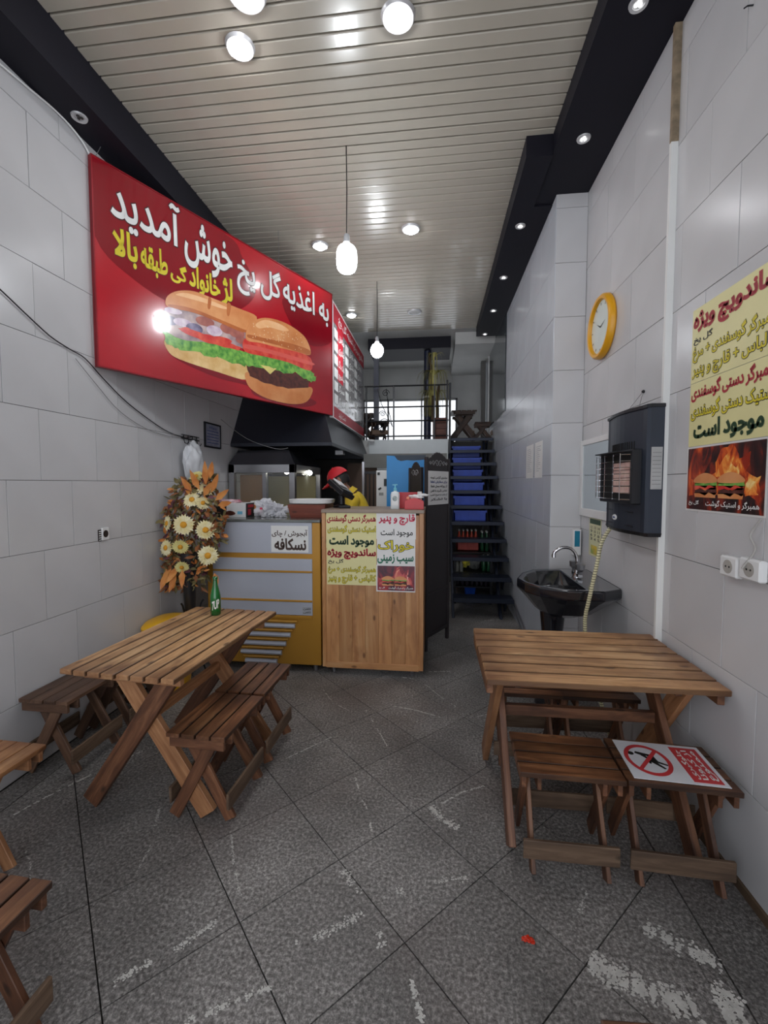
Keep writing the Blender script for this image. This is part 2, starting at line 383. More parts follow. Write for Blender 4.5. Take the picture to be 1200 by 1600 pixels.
def letter(ch, off):
    """outer contours are filled one by one (with their own holes) and thickened by a ribbon along every contour"""
    k = ('o', ch)
    if k not in _gm: _gm[k] = outlines(ch)
    cs_ = _gm[k]; V, Fs = [], []
    if not cs_: return V, Fs
    sg_ = math.copysign(1, sarea(max(cs_, key=lambda q: abs(sarea(q)))))
    outer = [q for q in cs_ if sarea(q)*sg_ > 0]; hol = [q for q in cs_ if sarea(q)*sg_ < 0]; z = 0.0
    for q in outer:
        hs = [h for h in hol if inside(h[0], q)]
        loops = [[Vector((p[0], p[1], 0)) for p in l_] for l_ in [q]+hs]
        flat = [p for l_ in loops for p in l_]; o_ = len(V)
        V += [Vector((p.x, p.y, z)) for p in flat]; Fs += [[i+o_ for i in t] for t in geometry.tessellate_polygon(loops)]; z += 0.00008
    if off > 0:
        for q in cs_:
            n = len(q); o_ = len(V)
            for i in range(n):
                p = Vector(q[i]); d0 = (p-Vector(q[i-1])).normalized(); d1 = (Vector(q[(i+1) % n])-p).normalized(); d = d0+d1
                if d.length < 0.3: d = d1
                d.normalize(); kk = off/max(0.6, d.dot(d1)); nn = Vector((-d.y, d.x))*kk
                V += [Vector((p.x+nn.x, p.y+nn.y, z)), Vector((p.x-nn.x, p.y-nn.y, z))]
            Fs += [[o_+2*i, o_+2*i+1, o_+2*((i+1) % n)+1, o_+2*((i+1) % n)] for i in range(n)]
    return V, Fs
def advance(ch):
    k = ('adv', ch)
    if k not in _gm:
        w1 = max(p[0] for l_ in outlines(ch+'|') for p in l_)
        if ('adv', 0) not in _gm: _gm[('adv', 0)] = max(p[0] for l_ in outlines('|') for p in l_)
        _gm[k] = w1-_gm[('adv', 0)]
    return _gm[k]
def glyphs(t, off):
    key = (t, off)
    if key in _tc: return _tc[key]
    V, Fs, x = [], [], 0.0
    for i, ch in enumerate(shape(t)):
        if ch != ' ':
            g = (ch, off)
            if g not in _gm: _gm[g] = letter(ch, off)
            vs, fs = _gm[g]; o_ = len(V); V += [Vector((v.x+x, v.y, v.z+0.0002*(i % 2))) for v in vs]; Fs += [[q+o_ for q in f] for f in fs]
        x += advance(ch) if ch != ' ' else 0.24
    _tc[key] = (V, Fs); return V, Fs
class Face:
    """a flat face in the place (sign, poster, panel): origin, right, up and outward vectors"""
    def __init__(s, O, ex, ey=(0,0,1)):
        s.O = Vector(O); s.ex = Vector((ex[0], ex[1], ex[2] if len(ex) > 2 else 0)).normalized(); s.ey = Vector(ey).normalized(); s.n = s.ex.cross(s.ey)
    def at(s, u, v):
        r_ = ray(u, v); t = ((s.O-EYEP).dot(s.n))/r_.dot(s.n); p = EYEP+r_*t-s.O
        return (p.dot(s.ex), p.dot(s.ey))
    def P(s, x, y, h=0): return s.O+s.ex*x+s.ey*y+s.n*h
    def text(s, mb, t, x0, x1, y0, y1, h, off=0.012, grow=0.0, rot=False):
        vs, fs = glyphs(t, off); b = glyphs(t, 0.012)[0]
        ax, bx_ = min(v.x for v in b), max(v.x for v in b); ay, by = min(v.y for v in b), max(v.y for v in b)
        out = []
        for v in vs:
            a = (v.x-ax)/(bx_-ax); c = (v.y-ay)/(by-ay)
            if rot: out.append(s.P(x0+(1-c)*(x1-x0), y0+a*(y1-y0), h+v.z))
            else: out.append(s.P(x0+a*(x1-x0), y0+c*(y1-y0), h+v.z))
        mb.add(out, fs)
    def poly(s, mb, pts, h, th=0.0006):
        mb.prism(pts, s.O, s.ex, s.ey, s.n, h, h+th)
    def slab(s, mb, x0, x1, y0, y1, h0, h1):
        mb.prism([(x0,y0),(x1,y0),(x1,y1),(x0,y1)], s.O, s.ex, s.ey, s.n, h0, h1)
def smooth_poly(pts, k=4):
    n = len(pts); out = []
    for i in range(n):
        p0, p1, p2, p3 = [Vector(pts[(i+j-1) % n]) for j in range(4)]
        for q in range(k):
            t = q/k; out.append(tuple(0.5*((2*p1)+(-p0+p2)*t+(2*p0-5*p1+4*p2-p3)*t*t+(-p0+3*p1-3*p2+p3)*t**3)))
    return out
def jag_poly(pts, amp, sub=3, seed=1):
    rr = random.Random(seed); n = len(pts); out = []
    for i in range(n):
        a = Vector(pts[i]); b = Vector(pts[(i+1) % n])
        for q in range(sub):
            p = a.lerp(b, q/sub); out.append((p.x+rr.uniform(-amp, amp), p.y+rr.uniform(-amp, amp)))
    return out

# ================================================================ THE ROOM
XL = -2.16; XN = 1.17; XM = 1.15; XF = 0.914; ZC = 3.90; Y0 = -1.3; YE = 9.2; ZS = 3.77; ZSL = 3.66
TH = 0.008
_tm = {}
def tile_mesh(w_, h_, m, g=0.0026):
    key = (round(w_, 4), round(h_, 4), m.name)
    if key not in _tm:
        me = bpy.data.meshes.new('tile'); mb = MB().box(-TH/2, TH/2, -w_/2+g/2, w_/2-g/2, -h_/2+g/2, h_/2-g/2)
        me.from_pydata(mb.v, [], mb.f); me.materials.append(m)
        bm = bmesh.new(); bm.from_mesh(me); bmesh.ops.recalc_face_normals(bm, faces=bm.faces); bmesh.ops.bevel(bm, geom=list(bm.edges), offset=0.0008, segments=1, affect='EDGES'); bm.to_mesh(me); bm.free()
        _tm[key] = me
    return _tm[key]
def tile_plane(root, face, ya, yb, za, zb, m, pitch=0.402, rowh=0.39, z0=0.007, yoff=(2.17, 1.972), side=1, rot=0):
    """tiles over a wall plane x = face (normal +-x, side) or, with rot, y = face (normal -y)"""
    k = math.floor((za-z0)/rowh); cnt = 0
    while z0+k*rowh < zb-0.01:
        zz0 = max(za, z0+k*rowh); zz1 = min(zb, z0+(k+1)*rowh)
        if zz1-zz0 > 0.02:
            off = yoff[k % 2]; j = math.floor((ya-off)/pitch)
            while off+j*pitch < yb-0.004:
                a = max(ya, off+j*pitch); b = min(yb, off+(j+1)*pitch)
                if b-a > 0.02 and b > 0.0:
                    o = bpy.data.objects.new('tile', tile_mesh(b-a, zz1-zz0, m)); COL.objects.link(o); o.parent = root
                    pr = random.uniform(-0.0008, 0.0008)
                    if rot: o.matrix_local = Matrix.Translation(((a+b)/2, face+TH/2+pr, (zz0+zz1)/2)) @ Matrix.Rotation(R(90), 4, 'Z')
                    else: o.matrix_local = Matrix.Translation((face-side*(TH/2+pr), (a+b)/2, (zz0+zz1)/2)) @ Matrix.Rotation(random.uniform(-0.0012, 0.0012), 4, 'Z')
                    WM[o.name] = o.matrix_local.copy(); cnt += 1
                j += 1
        k += 1
    return cnt
def struct(name, mb, m, label, cat, **k):
    o = mb.build(name, m, **k); return tag(o, label, cat, kind='structure')

wl = struct('wall_left', bx(XL-0.2, XL-TH, Y0, YE, 0, ZC+0.1), M_grout, 'left wall clad in large off-white stone tiles', 'wall')
tile_plane(wl, XL, Y0, 6.9, 0, ZSL, M_tile, side=1)
wr = struct('wall_right', bx(XN+TH, XN+0.25, Y0, 2.385, 0, ZC+0.1), M_grout, 'right wall nearest the camera, off-white tiles, carrying the yellow poster', 'wall')
tile_plane(wr, XN, Y0, 2.385, 0, ZS, M_tile, rowh=0.40, z0=-0.005, yoff=(1.90, 2.10), side=-1)
wm_ = struct('wall_right', bx(XM+TH, XN+0.25, 2.385, 3.62, 0, ZC+0.1), M_grout, 'middle stretch of right wall behind the clock, heater and sink', 'wall')
tile_plane(wm_, XM, 2.387, 3.62, 0, ZS, M_tile, rowh=0.40, z0=-0.005, yoff=(2.40, 2.72), side=-1)
wf = struct('wall_right', bx(XF+TH, XN+0.25, 3.6+TH, YE, 0, ZC+0.1), M_grout, 'far stretch of right wall beside the stairs, stepping into the room', 'wall')
tile_plane(wf, XF, 3.6, 5.93, 0, ZS, M_tile_far, rowh=0.41, z0=-0.025, yoff=(3.62, 3.82), pitch=0.44, side=-1)
tile_plane(wf, XF, 5.93, 7.75, 0, 2.50, M_tile_far, rowh=0.41, z0=-0.025, yoff=(3.62, 3.82), pitch=0.44, side=-1)
tile_plane(wf, XF, 7.9, YE, 2.2, ZC, M_tile_far, rowh=0.41, z0=-0.025, yoff=(3.62, 3.82), pitch=0.44, side=-1)
tile_plane(wf, 3.6, XF+0.002, XM-0.001, 0, ZS, M_tile, rowh=0.41, z0=-0.025, yoff=(XF-0.1, XF-0.1), pitch=0.5, rot=1)
M_trimw = mat('trim_wood', (150, 132, 108), 0.7, nscale=20, var=0.2)
tb = MB(); tb.box(XM-0.012, XM+0.02, 2.365, 2.387, 3.22, ZS)
struct('trim_1', tb, M_trimw, 'narrow bare wooden corner strip high on right wall beside the tile step', 'trim')
struct('trim_2', bx(XM-0.012, XM+0.02, 2.368, 2.387, 0.0, 3.22), M_offwhite, 'white corner strip on the tile step beside the heater', 'trim')
bb = MB(); bb.box(XN-0.012, XN+0.001, 0.2, 2.36, 0, 0.035)
struct('baseboard_right', bb, mat('skirting_brown', (96, 76, 58), 0.7, nscale=9, var=0.25), 'low grimy brown strip where right wall meets the floor', 'baseboard')

# ---- floor: diagonal granite tiles, border strips along both walls
def granite(name, base, dk, lt):
    m, nt, b = nt_new(name); N = nt.nodes; L = nt.links
    tc = N.new('ShaderNodeTexCoord'); geo = N.new('ShaderNodeNewGeometry'); oi = N.new('ShaderNodeObjectInfo')
    n1 = N.new('ShaderNodeTexNoise'); n1.inputs['Scale'].default_value = 80; n1.inputs['Detail'].default_value = 6; n1.inputs['Roughness'].default_value = 0.75
    L.new(geo.outputs['Position'], n1.inputs['Vector'])
    cr = N.new('ShaderNodeValToRGB'); e = cr.color_ramp.elements
    e[0].position = 0.34; e[0].color = srgb(*dk); e[1].position = 0.66; e[1].color = srgb(*lt); k = e.new(0.5); k.color = srgb(*base)
    L.new(n1.outputs['Fac'], cr.inputs[0])
    n2 = N.new('ShaderNodeTexNoise'); n2.inputs['Scale'].default_value = 2.3; n2.inputs['Detail'].default_value = 5
    L.new(geo.outputs['Position'], n2.inputs['Vector'])
    r2 = N.new('ShaderNodeMapRange'); r2.inputs[1].default_value = 0.35; r2.inputs[2].default_value = 0.68; r2.inputs[3].default_value = 0.68; r2.inputs[4].default_value = 1.22
    L.new(n2.outputs['Fac'], r2.inputs[0])
    mr = N.new('ShaderNodeMapRange'); mr.inputs[3].default_value = 0.9; mr.inputs[4].default_value = 1.1; L.new(oi.outputs['Random'], mr.inputs[0])
    ml = N.new('ShaderNodeMath'); ml.operation = 'MULTIPLY'; L.new(r2.outputs[0], ml.inputs[0]); L.new(mr.outputs[0], ml.inputs[1])
    hs = N.new('ShaderNodeHueSaturation'); L.new(cr.outputs[0], hs.inputs['Color']); L.new(ml.outputs[0], hs.inputs['Value'])
    # reddish-brown tinge in patches
    n3 = N.new('ShaderNodeTexNoise'); n3.inputs['Scale'].default_value = 1.3; L.new(geo.outputs['Position'], n3.inputs['Vector'])
    r3 = N.new('ShaderNodeMapRange'); r3.inputs[1].default_value = 0.5; r3.inputs[2].default_value = 0.72; r3.inputs[4].default_value = 0.4; L.new(n3.outputs['Fac'], r3.inputs[0])
    mx = N.new('ShaderNodeMix'); mx.data_type = 'RGBA'; mx.inputs[7].default_value = srgb(94, 78, 74)
    L.new(r3.outputs[0], mx.inputs[0]); L.new(hs.outputs[0], mx.inputs[6]); L.new(mx.outputs[2], b.inputs['Base Color'])
    rr = N.new('ShaderNodeMapRange'); rr.inputs[3].default_value = 0.42; rr.inputs[4].default_value = 0.62; L.new(n2.outputs['Fac'], rr.inputs[0]); L.new(rr.outputs[0], b.inputs['Roughness'])
    bp = N.new('ShaderNodeBump'); bp.inputs['Strength'].default_value = 0.12; bp.inputs['Distance'].default_value = 0.002; L.new(n1.outputs['Fac'], bp.inputs['Height']); L.new(bp.outputs[0], b.inputs['Normal'])
    return m
M_floor = granite('granite', (116, 113, 111), (62, 58, 56), (176, 172, 168))
fl = struct('floor', bx(XL-0.2, XN+0.2, Y0, YE, -0.15, -0.008), mat('floor_joint', (38, 34, 32), 0.9), 'grey speckled granite floor laid diagonally', 'floor')
def clip(poly, a, b, c):   # keep a*x+b*y<=c
    out = []
    for i in range(len(poly)):
        p, q = poly[i], poly[(i+1) % len(poly)]; dp = a*p[0]+b*p[1]-c; dq = a*q[0]+b*q[1]-c
        if dp <= 0: out.append(p)
        if (dp < 0 < dq) or (dq < 0 < dp):
            t = dp/(dp-dq); out.append((p[0]+(q[0]-p[0])*t, p[1]+(q[1]-p[1])*t))
    return out
EX, EY, EZ = Vector((1,0,0)), Vector((0,1,0)), Vector((0,0,1))
def floor_tile(poly):
    if len(poly) < 3: return
    ar = abs(sum(poly[i][0]*poly[(i+1) % len(poly)][1]-poly[(i+1) % len(poly)][0]*poly[i][1] for i in range(len(poly))))/2
    if ar < 0.0006: return
    cx = sum(p[0] for p in poly)/len(poly); cy = sum(p[1] for p in poly)/len(poly)
    MB().prism(poly, (0,0,0), EX, EY, EZ, -0.008, random.uniform(-0.0007, 0.0004)).build('tile', M_floor, fl, origin=(cx, cy, 0))
D = 0.292; G = 0.0032; FX0, FX1 = -2.03, 0.93
for i in range(-14, 26):
    for j in range(-14, 26):
        cx = -0.093+(i-j)*D; cy = 1.39+(i+j)*D+D
        if cy < -0.6 or cy > 7.4 or cx < FX0-D or cx > FX1+D: continue
        g = D-G
        p = [(cx, cy-g), (cx+g, cy), (cx, cy+g), (cx-g, cy)]
        p = clip(clip(clip(p, -1, 0, -(FX0+G)), 1, 0, FX1-G), 0, 1, 7.4)
        floor_tile(p)
for k in range(9):
    a, b = -0.4+k*0.83, -0.4+(k+1)*0.83
    if a < 3.6: floor_tile([(FX1+G, a+G), (XN, a+G), (XN, min(b, 3.6)-G), (FX1+G, min(b, 3.6)-G)])
    floor_tile([(XL, a+G+0.2), (FX0-G, a+G+0.2), (FX0-G, b-G+0.2), (XL, b-G+0.2)])
# dried white plaster residue, flake by flake
M_resid = mat('plaster_residue', (206, 204, 199), 0.85, var=0.1, nscale=30)
rs = MB()
def streak(px, wd, dens=1.0, size=0.007, broken=0.0):
    P = [on(u, v, Z=0) for u, v in px]
    for a, b in zip(P, P[1:]):
        L = (b-a).length; d = (b-a).normalized(); nrm = Vector((-d.y, d.x, 0))
        for _ in range(int(L/0.0026*dens*(1+wd*60))):
            t = random.random()*L; c = a+d*t
            if noise.noise(c*9.0) < -0.22+broken or noise.noise(c*55.0) < -0.22: continue
            c = c+nrm*random.gauss(0, wd*0.42)
            s_ = size*random.uniform(0.3, 1.0); k = random.choice((4, 5, 6)); a0 = random.random()*6.28
            pts = [(c.x+math.cos(a0+q*2*PI/k)*s_*random.uniform(0.5, 1.2), c.y+math.sin(a0+q*2*PI/k)*s_*random.uniform(0.4, 1.0)) for q in range(k)]
            zq = random.uniform(0.0006, 0.0022); o_ = len(rs.v); rs.v += [Vector((x, y, zq)) for x, y in pts]; rs.f.append([o_+q for q in range(k)]); rs.mi.append(0)
streak([(975,1425),(1035,1465),(1085,1490),(1135,1515)], 0.035, 1.6, 0.008)
streak([(922,1505),(990,1540),(1060,1568),(1160,1585)], 0.045, 1.9, 0.009)
streak([(1112,1540),(1160,1578)], 0.03, 1.6, 0.008)
streak([(630,1478),(645,1540),(662,1605)], 0.010, 2.0, 0.006)
streak([(665,1250),(690,1280),(718,1296)], 0.022, 1.5, 0.007); streak([(690,1256),(722,1238),(757,1228)], 0.006, 1.6, 0.004)
streak([(592,1099),(650,1110),(692,1122)], 0.004, 3.0, 0.0045); streak([(572,1110),(590,1140),(605,1166)], 0.003, 2.4, 0.0035)
streak([(505,1078),(520,1098),(546,1111)], 0.003, 1.6, 0.003); streak([(446,1186),(480,1170),(520,1151)], 0.004, 1.8, 0.0035)
streak([(555,1215),(566,1250),(574,1265),(581,1300)], 0.005, 1.6, 0.0045, 0.1)
streak([(0,1286),(60,1252),(140,1212)], 0.006, 2.4, 0.005); streak([(140,1212),(190,1188),(236,1168)], 0.008, 1.3, 0.005, 0.1)
streak([(178,1534),(230,1505),(280,1480),(330,1445),(368,1418)], 0.014, 1.1, 0.006); streak([(290,1598),(360,1568),(424,1543)], 0.011, 1.4, 0.006)
streak([(214,1362),(232,1330),(240,1300),(250,1260)], 0.007, 1.0, 0.004, 0.1); streak([(360,1296),(366,1350),(376,1400)], 0.007, 0.9, 0.004, 0.1)
streak([(462,1476),(520,1455),(560,1430),(600,1402)], 0.018, 1.1, 0.006, 0.05); streak([(600,1402),(660,1382),(742,1370)], 0.02, 0.7, 0.005, 0.1)
streak([(535,1360),(560,1395),(585,1425),(598,1480)], 0.018, 0.9, 0.006, 0.1)
streak([(665,1070),(690,1090),(712,1104)], 0.004, 1.6, 0.0035); streak([(625,1058),(646,1061)], 0.006, 2, 0.005); streak([(670,1050),(706,1049)], 0.008, 1.6, 0.005)
streak([(740,1121),(775,1114),(806,1108)], 0.004, 1.6, 0.0035); streak([(918,1392),(905,1430),(890,1478)], 0.012, 0.7, 0.005, 0.1)
streak([(44,1395),(48,1350),(40,1330)], 0.005, 0.9, 0.004, 0.1); streak([(630,1115),(655,1130)], 0.004, 1.2, 0.003); streak([(640,1300),(700,1270)], 0.01, 0.4, 0.003, 0.2)
streak([(700,1020),(735,1035)], 0.006, 1.0, 0.003); streak([(755,970),(785,968)], 0.02, 1.0, 0.005)
tag(rs.build('plaster_residue', M_resid, fl, fix=False), None, kind='stuff')

# ---- ceiling: cross slats with dark gaps
cl = struct('ceiling', bx(XL-0.2, XN+0.25, Y0, YE, ZC+0.02, ZC+0.12), M_gapblk, 'pale cream metal slat ceiling running across the room', 'ceiling')
pitch = 0.0845; k = 0; y = -0.9
ISL = {}
while y < 6.86:
    xr = 0.775 if y < 3.16 else 0.60
    if xr not in ISL:
        me = bpy.data.meshes.new('slat'); mb = MB()
        x0, x1 = -1.95, xr; w2 = (pitch-0.0105)/2
        prof = [(-w2, 0.02), (-w2, 0.004), (-w2+0.004, 0.0), (w2-0.004, 0.0), (w2, 0.004), (w2, 0.02)]
        vs = [(x, p[0], p[1]) for x in (x0, x1) for p in prof]
        mb.add(vs, [(i, i+1, i+7, i+6) for i in range(5)]+[(0,1,2,3,4,5),(6,7,8,9,10,11)])
        me.from_pydata(mb.v, [], mb.f); me.materials.append(M_slat)
        bm = bmesh.new(); bm.from_mesh(me); bmesh.ops.recalc_face_normals(bm, faces=bm.faces); bm.to_mesh(me); bm.free(); ISL[xr] = me
    o = bpy.data.objects.new('slat', ISL[xr]); COL.objects.link(o); o.parent = cl
    o.matrix_local = Matrix.Translation((0, y, ZC+random.uniform(-0.001, 0.001))) @ Matrix.Rotation(random.uniform(-0.004, 0.004), 4, 'X')
    WM[o.name] = o.matrix_local.copy(); y += pitch
struct('ceiling', bx(-1.94, XF, 6.83, 9.0, ZC, ZC+0.02), M_plaster, 'smooth grey-white ceiling over the mezzanine', 'ceiling')
struct('trim_3', bx(XL, -1.94, Y0, 9.0, ZSL, ZC+0.02), M_soffit, 'dark navy dropped ledge along top of left wall', 'soffit')
s3 = MB(); s3.box(0.775, XN, Y0, 3.165, ZS, ZC+0.02); s3.box(0.775, XN, 3.165, 3.72, ZS, ZC+0.02)
struct('trim_4', s3, M_soffit, 'black dropped ledge along top of right wall near the camera', 'soffit')
s4 = MB(); s4.box(0.60, 0.774, 3.165, 6.80, ZS-0.01, ZC+0.02); s4.box(0.774, XF+0.02, 3.721, 6.80, ZS-0.01, ZC+0.02)
struct('trim_5', s4, M_soffit, 'black dropped ledge running above the sink and stairs', 'soffit')
s5 = MB(); s5.box(-1.10, 0.235, 7.15, 7.85, 3.72, 3.9)
struct('trim_6', s5, M_soffit, 'dark navy box beam hanging under mezzanine ceiling', 'soffit')
struct('trim_7', MB().box(0.30, XF, 7.0, 9.0, 3.72, 3.9), M_plaster, 'white boxed beam on the right of the mezzanine ceiling', 'soffit')

# ---- mezzanine slab, back walls, window
mz = struct('floor', bx(XL, 0.2, 6.92, YE, 2.02, 2.24), M_plaster, 'concrete mezzanine slab above the kitchen', 'floor')
struct('wall_mezzanine', bx(-1.05, 0.195, 6.88, 6.92, 1.70, 2.24), mat('fascia_white', (206, 212, 214), 0.5, var=0.02), 'plain white fascia board under the mezzanine railing', 'wall')
wb = MB()   # back wall with a wide window
wb.box(XL-0.2, -1.50, 9.0, YE, 2.2, ZC); wb.box(0.44, XN, 9.0, YE, 2.2, ZC); wb.box(-1.50, 0.44, 9.0, YE, 3.28, ZC); wb.box(-1.50, 0.44, 9.0, YE, 2.2, 2.28)
struct('wall_back', wb, M_plaster, 'grey-white back wall of the mezzanine', 'wall')
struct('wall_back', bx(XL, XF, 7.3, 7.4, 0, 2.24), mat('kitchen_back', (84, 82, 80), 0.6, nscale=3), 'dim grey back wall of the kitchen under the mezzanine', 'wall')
win = thing('window_1', 'wide bright window in the mezzanine back wall', 'window', (-0.53, 9.05, 2.28)); win['kind'] = 'structure'
wfz = MB()
for xa, xb_ in ((-1.50, -1.46), (-0.99, -0.96), (-0.30, -0.27), (0.20, 0.23), (0.40, 0.44)): wfz.box(xa, xb_, 9.02, 9.07, 2.28, 3.28)
wfz.box(-1.50, 0.44, 9.02, 9.07, 3.24, 3.28); wfz.box(-1.50, 0.44, 9.02, 9.07, 2.28, 2.31)
wfz.build('window_frame', mat('alu_frame', (110, 112, 112), 0.4, metal=0.5), win)
MFG = mat('frosted_pane', (235, 240, 242), 0.3, alpha=0.22, var=0.0)
for xa, xb_ in ((-1.46, -0.99), (-0.96, -0.30), (-0.27, 0.20), (0.23, 0.40)):
    bx(xa, xb_, 9.04, 9.048, 2.31, 3.24).build('pane', MFG, win)
# dark glazed opening in the right wall by the mezzanine
w2 = thing('window_2', 'dark glass panel in right wall at the head of the stairs', 'window', (XF, 6.8, 2.5)); w2['kind'] = 'structure'
bx(XF-0.012, XF+0.01, 5.93, 7.70, 2.50, ZS-0.01).build('pane', mat('dark_glass', (26, 38, 48), 0.12, coat=0.5), w2)
fz = MB(); fz.box(XF-0.02, XF+0.01, 7.70, 7.76, 2.24, ZS-0.01); fz.build('window_frame', M_white, w2)
struct('trim_8', bx(0.80, 0.88, 8.0, 8.12, 2.24, 3.72), mat('grey_post', (92, 90, 88), 0.5), 'grey upright post at the mezzanine door beside the dark glass', 'trim')

# ================================================================ LAMPS
M_ring = mat('lamp_ring', (206, 206, 208), 0.3, metal=0.2)
def downlight(x, y, r, lit, label, group, z=ZC, col=(250, 251, 255)):
    t = thing('ceiling_light', label, 'lamp', (x, y, z), 0, group)
    MB().lathe([(r*0.78, -0.001), (r*0.8, -0.016), (r*1.0, -0.016), (r*1.08, -0.006), (r*1.12, 0.0), (r*0.8, 0.0)], (x, y, z), 28).build('rim', M_ring, t, smooth=True)
    if lit:
        MB().lathe([(r*0.76, -0.008), (r*0.72, -0.022), (r*0.5, -0.034), (0.003, -0.04)], (x, y, z), 24).build('bulb', emis('bulb_warm' if lit == 1 else 'bulb_dim', col, BULB if lit == 1 else 3.0), t, smooth=True)
    else:
        MB().lathe([(r*0.76, -0.006), (r*0.5, -0.010), (r*0.2, -0.02), (0.003, -0.022)], (x, y, z), 24).build('bulb', mat('bulb_off', (228, 228, 226), 0.3), t, smooth=True)
    return t
lights = [(-0.913, 2.119, 0.085, 1, 'lit ceiling downlight cut by top edge of the picture, left of centre'),
 (-1.057, 2.361, 0.07, 1, 'lit ceiling downlight just below the topmost left one'),
 (-0.20, 2.307, 0.078, 1, 'lit downlight with a steel rim at top centre of the slats'),
 (-1.144, 4.322, 0.075, 1, 'lit downlight just left of the larger pendant bulb'),
 (-0.237, 4.146, 0.078, 1, 'lit downlight right of the larger pendant bulb'),
 (-1.172, 6.10, 0.07, 1, 'small lit downlight above the menu board, left of the far pendant'),
 (-0.295, 6.10, 0.09, 0, 'unlit round downlight in the far ceiling over the mezzanine edge')]
for x, y, r, lit, lab in lights: downlight(x, y, r, lit, lab, 'round downlights in the slat ceiling')
M_sg = emis('spot_glow', (255, 255, 250), 2.2)
def spot(x, y, z, label, glow=True):
    t = thing('soffit_spotlight', label, 'lamp', (x, y, z), 0, 'small spotlights in the dark ledges'); r = 0.042
    MB().lathe([(r*0.6, -0.001), (r*0.62, -0.006), (r*0.95, -0.008), (r, -0.002), (r*1.02, 0.0), (r*0.6, 0)], (x, y, z), 24).build('rim', M_ring, t, smooth=True)
    g = MB()
    for q in range(3):
        a = q*2*PI/3+0.5; g.lathe([(0.009, -0.002), (0.008, -0.007), (0.003, -0.009)], (x+0.011*math.cos(a), y+0.011*math.sin(a), z), 10)
    g.build('diode', M_sg if glow else mat('diode_off', (60, 58, 56), 0.4), t, smooth=True)
for (x, y, z, lab) in [(0.922, 2.257, ZS, 'small ledge spotlight at the top edge, nearest on the right'), (0.936, 3.053, ZS, 'second ledge spotlight on the right, before the black step'),
     (0.713, 3.97, ZS-0.01, 'ledge spotlight above the pilaster corner'), (0.717, 4.915, ZS-0.01, 'ledge spotlight past the pilaster, third from the far end'),
     (0.727, 5.819, ZS-0.01, 'ledge spotlight second from the far end'), (0.718, 6.70, ZS-0.01, 'farthest ledge spotlight over the stair head')]:
    spot(x, y, z, lab)
spot(-2.05, 2.40, ZSL, 'unlit spotlight in the left navy ledge above the red sign', False)
spot(-0.15, 7.5, 3.72, 'small spotlight under the mezzanine box beam')
def pendant(u, vt, vb, y, rad, ln, label):
    x = on(u, vt, Z=ZC); X, Yp = x.x, x.y
    zt = on(u, vb, Y=Yp).z; zl = on(u, vb+0, Y=Yp).z
    t = thing('pendant_lamp', label, 'lamp', (X, Yp, ZC), 0, 'bare pendant bulbs')
    MB().tube([(X, Yp, ZC), (X+0.003, Yp, (ZC+zt)/2), (X, Yp, zt)], 0.004, 6).build('cord', M_black, t)
    MB().lathe([(0.012, 0.0), (0.02, -0.006), (0.022, -0.05), (0.026, -0.06), (0.02, -0.065)], (X, Yp, zt), 16).build('socket', mat('socket_grey', (120, 120, 122), 0.4), t, smooth=True)
    hh = ln/2+0.02; zc_ = -0.075-hh; pw_ = 3.2 if ln > 0.14 else 2.0
    pr = [(0.018, -0.06)]+[(max(0.003, rad*(1-abs(math.cos(PI*q/22))**pw_)**(1/pw_)), zc_+hh*math.cos(PI*q/22)) for q in range(2, 23)]
    MB().lathe(pr, (X, Yp, zt), 24).build('bulb', emis('pendant_bulb', (244, 250, 255), PEND), t, smooth=True)
pendant(541, 228, 366, 3.1, 0.072, 0.15, 'large cylindrical glowing pendant bulb on a long black cord')
pendant(589, 440, 526, 5.16, 0.075, 0.13, 'smaller round glowing pendant bulb farther back above the counter')

# ================================================================ RED SIGN
A = R(25.3)
SG = Face((-2.13, 2.58, 2.30), (math.sin(A), math.cos(A), 0)); SL = 2.355; SH = 1.285
sg = thing('hanging_sign', 'large red burger sign angled out from left wall with white welcome lettering', 'sign', SG.P(SL/2, 0))
mb = MB(); SG.slab(mb, 0, SL, 0, SH, -0.022, 0); mb.build('board', M_signred, sg)
fr = MB(); e_ = 0.008
SG.slab(fr, -e_, SL+e_, -e_, 0, -0.035, 0.004); SG.slab(fr, -e_, SL+e_, SH, SH+e_, -0.035, 0.004); SG.slab(fr, -e_, 0, 0, SH, -0.035, 0.004); SG.slab(fr, SL, SL+e_, 0, SH, -0.035, 0.004)
fr.build('frame', mat('sign_edge', (150, 20, 34), 0.3, metal=0.3), sg)
def bclip(q): return [(min(max(x, 0.001), SL-0.001), min(max(y, 0.001), SH-0.001)) for x, y in q]
mb = MB(); SG.poly(mb, bclip(smooth_poly([(0.003,1.28),(0.003,0.80),(0.25,0.62),(0.60,0.55),(0.95,0.62),(1.22,0.80),(1.30,0.98),(1.16,1.16),(0.98,1.28)], 5)), 0.0004)
SG.poly(mb, bclip(smooth_poly([(1.62,0.98),(1.80,0.72),(2.05,0.66),(2.35,0.78),(2.35,0.98),(2.0,1.02)], 5)), 0.0004)
mb.build('print_shape', M_signdk, sg)
l1 = [('آمدید', 0.104, 0.585, 0.92, 1.27), ('خوش', 0.62, 1.05, 0.885, 1.24), ('گل یخ', 1.10, 1.60, 0.86, 1.20), ('به اغذیه', 1.63, 2.30, 0.92, 1.20)]
l2 = [('بالا', 0.112, 0.265, 0.70, 0.915), ('طبقه', 0.29, 0.48, 0.70, 0.905), ('گی', 0.505, 0.63, 0.72, 0.86), ('خانواد', 0.655, 0.925, 0.70, 0.90), ('لژ', 0.945, 1.045, 0.70, 0.93)]
o1, o2, o3 = MB(), MB(), MB()
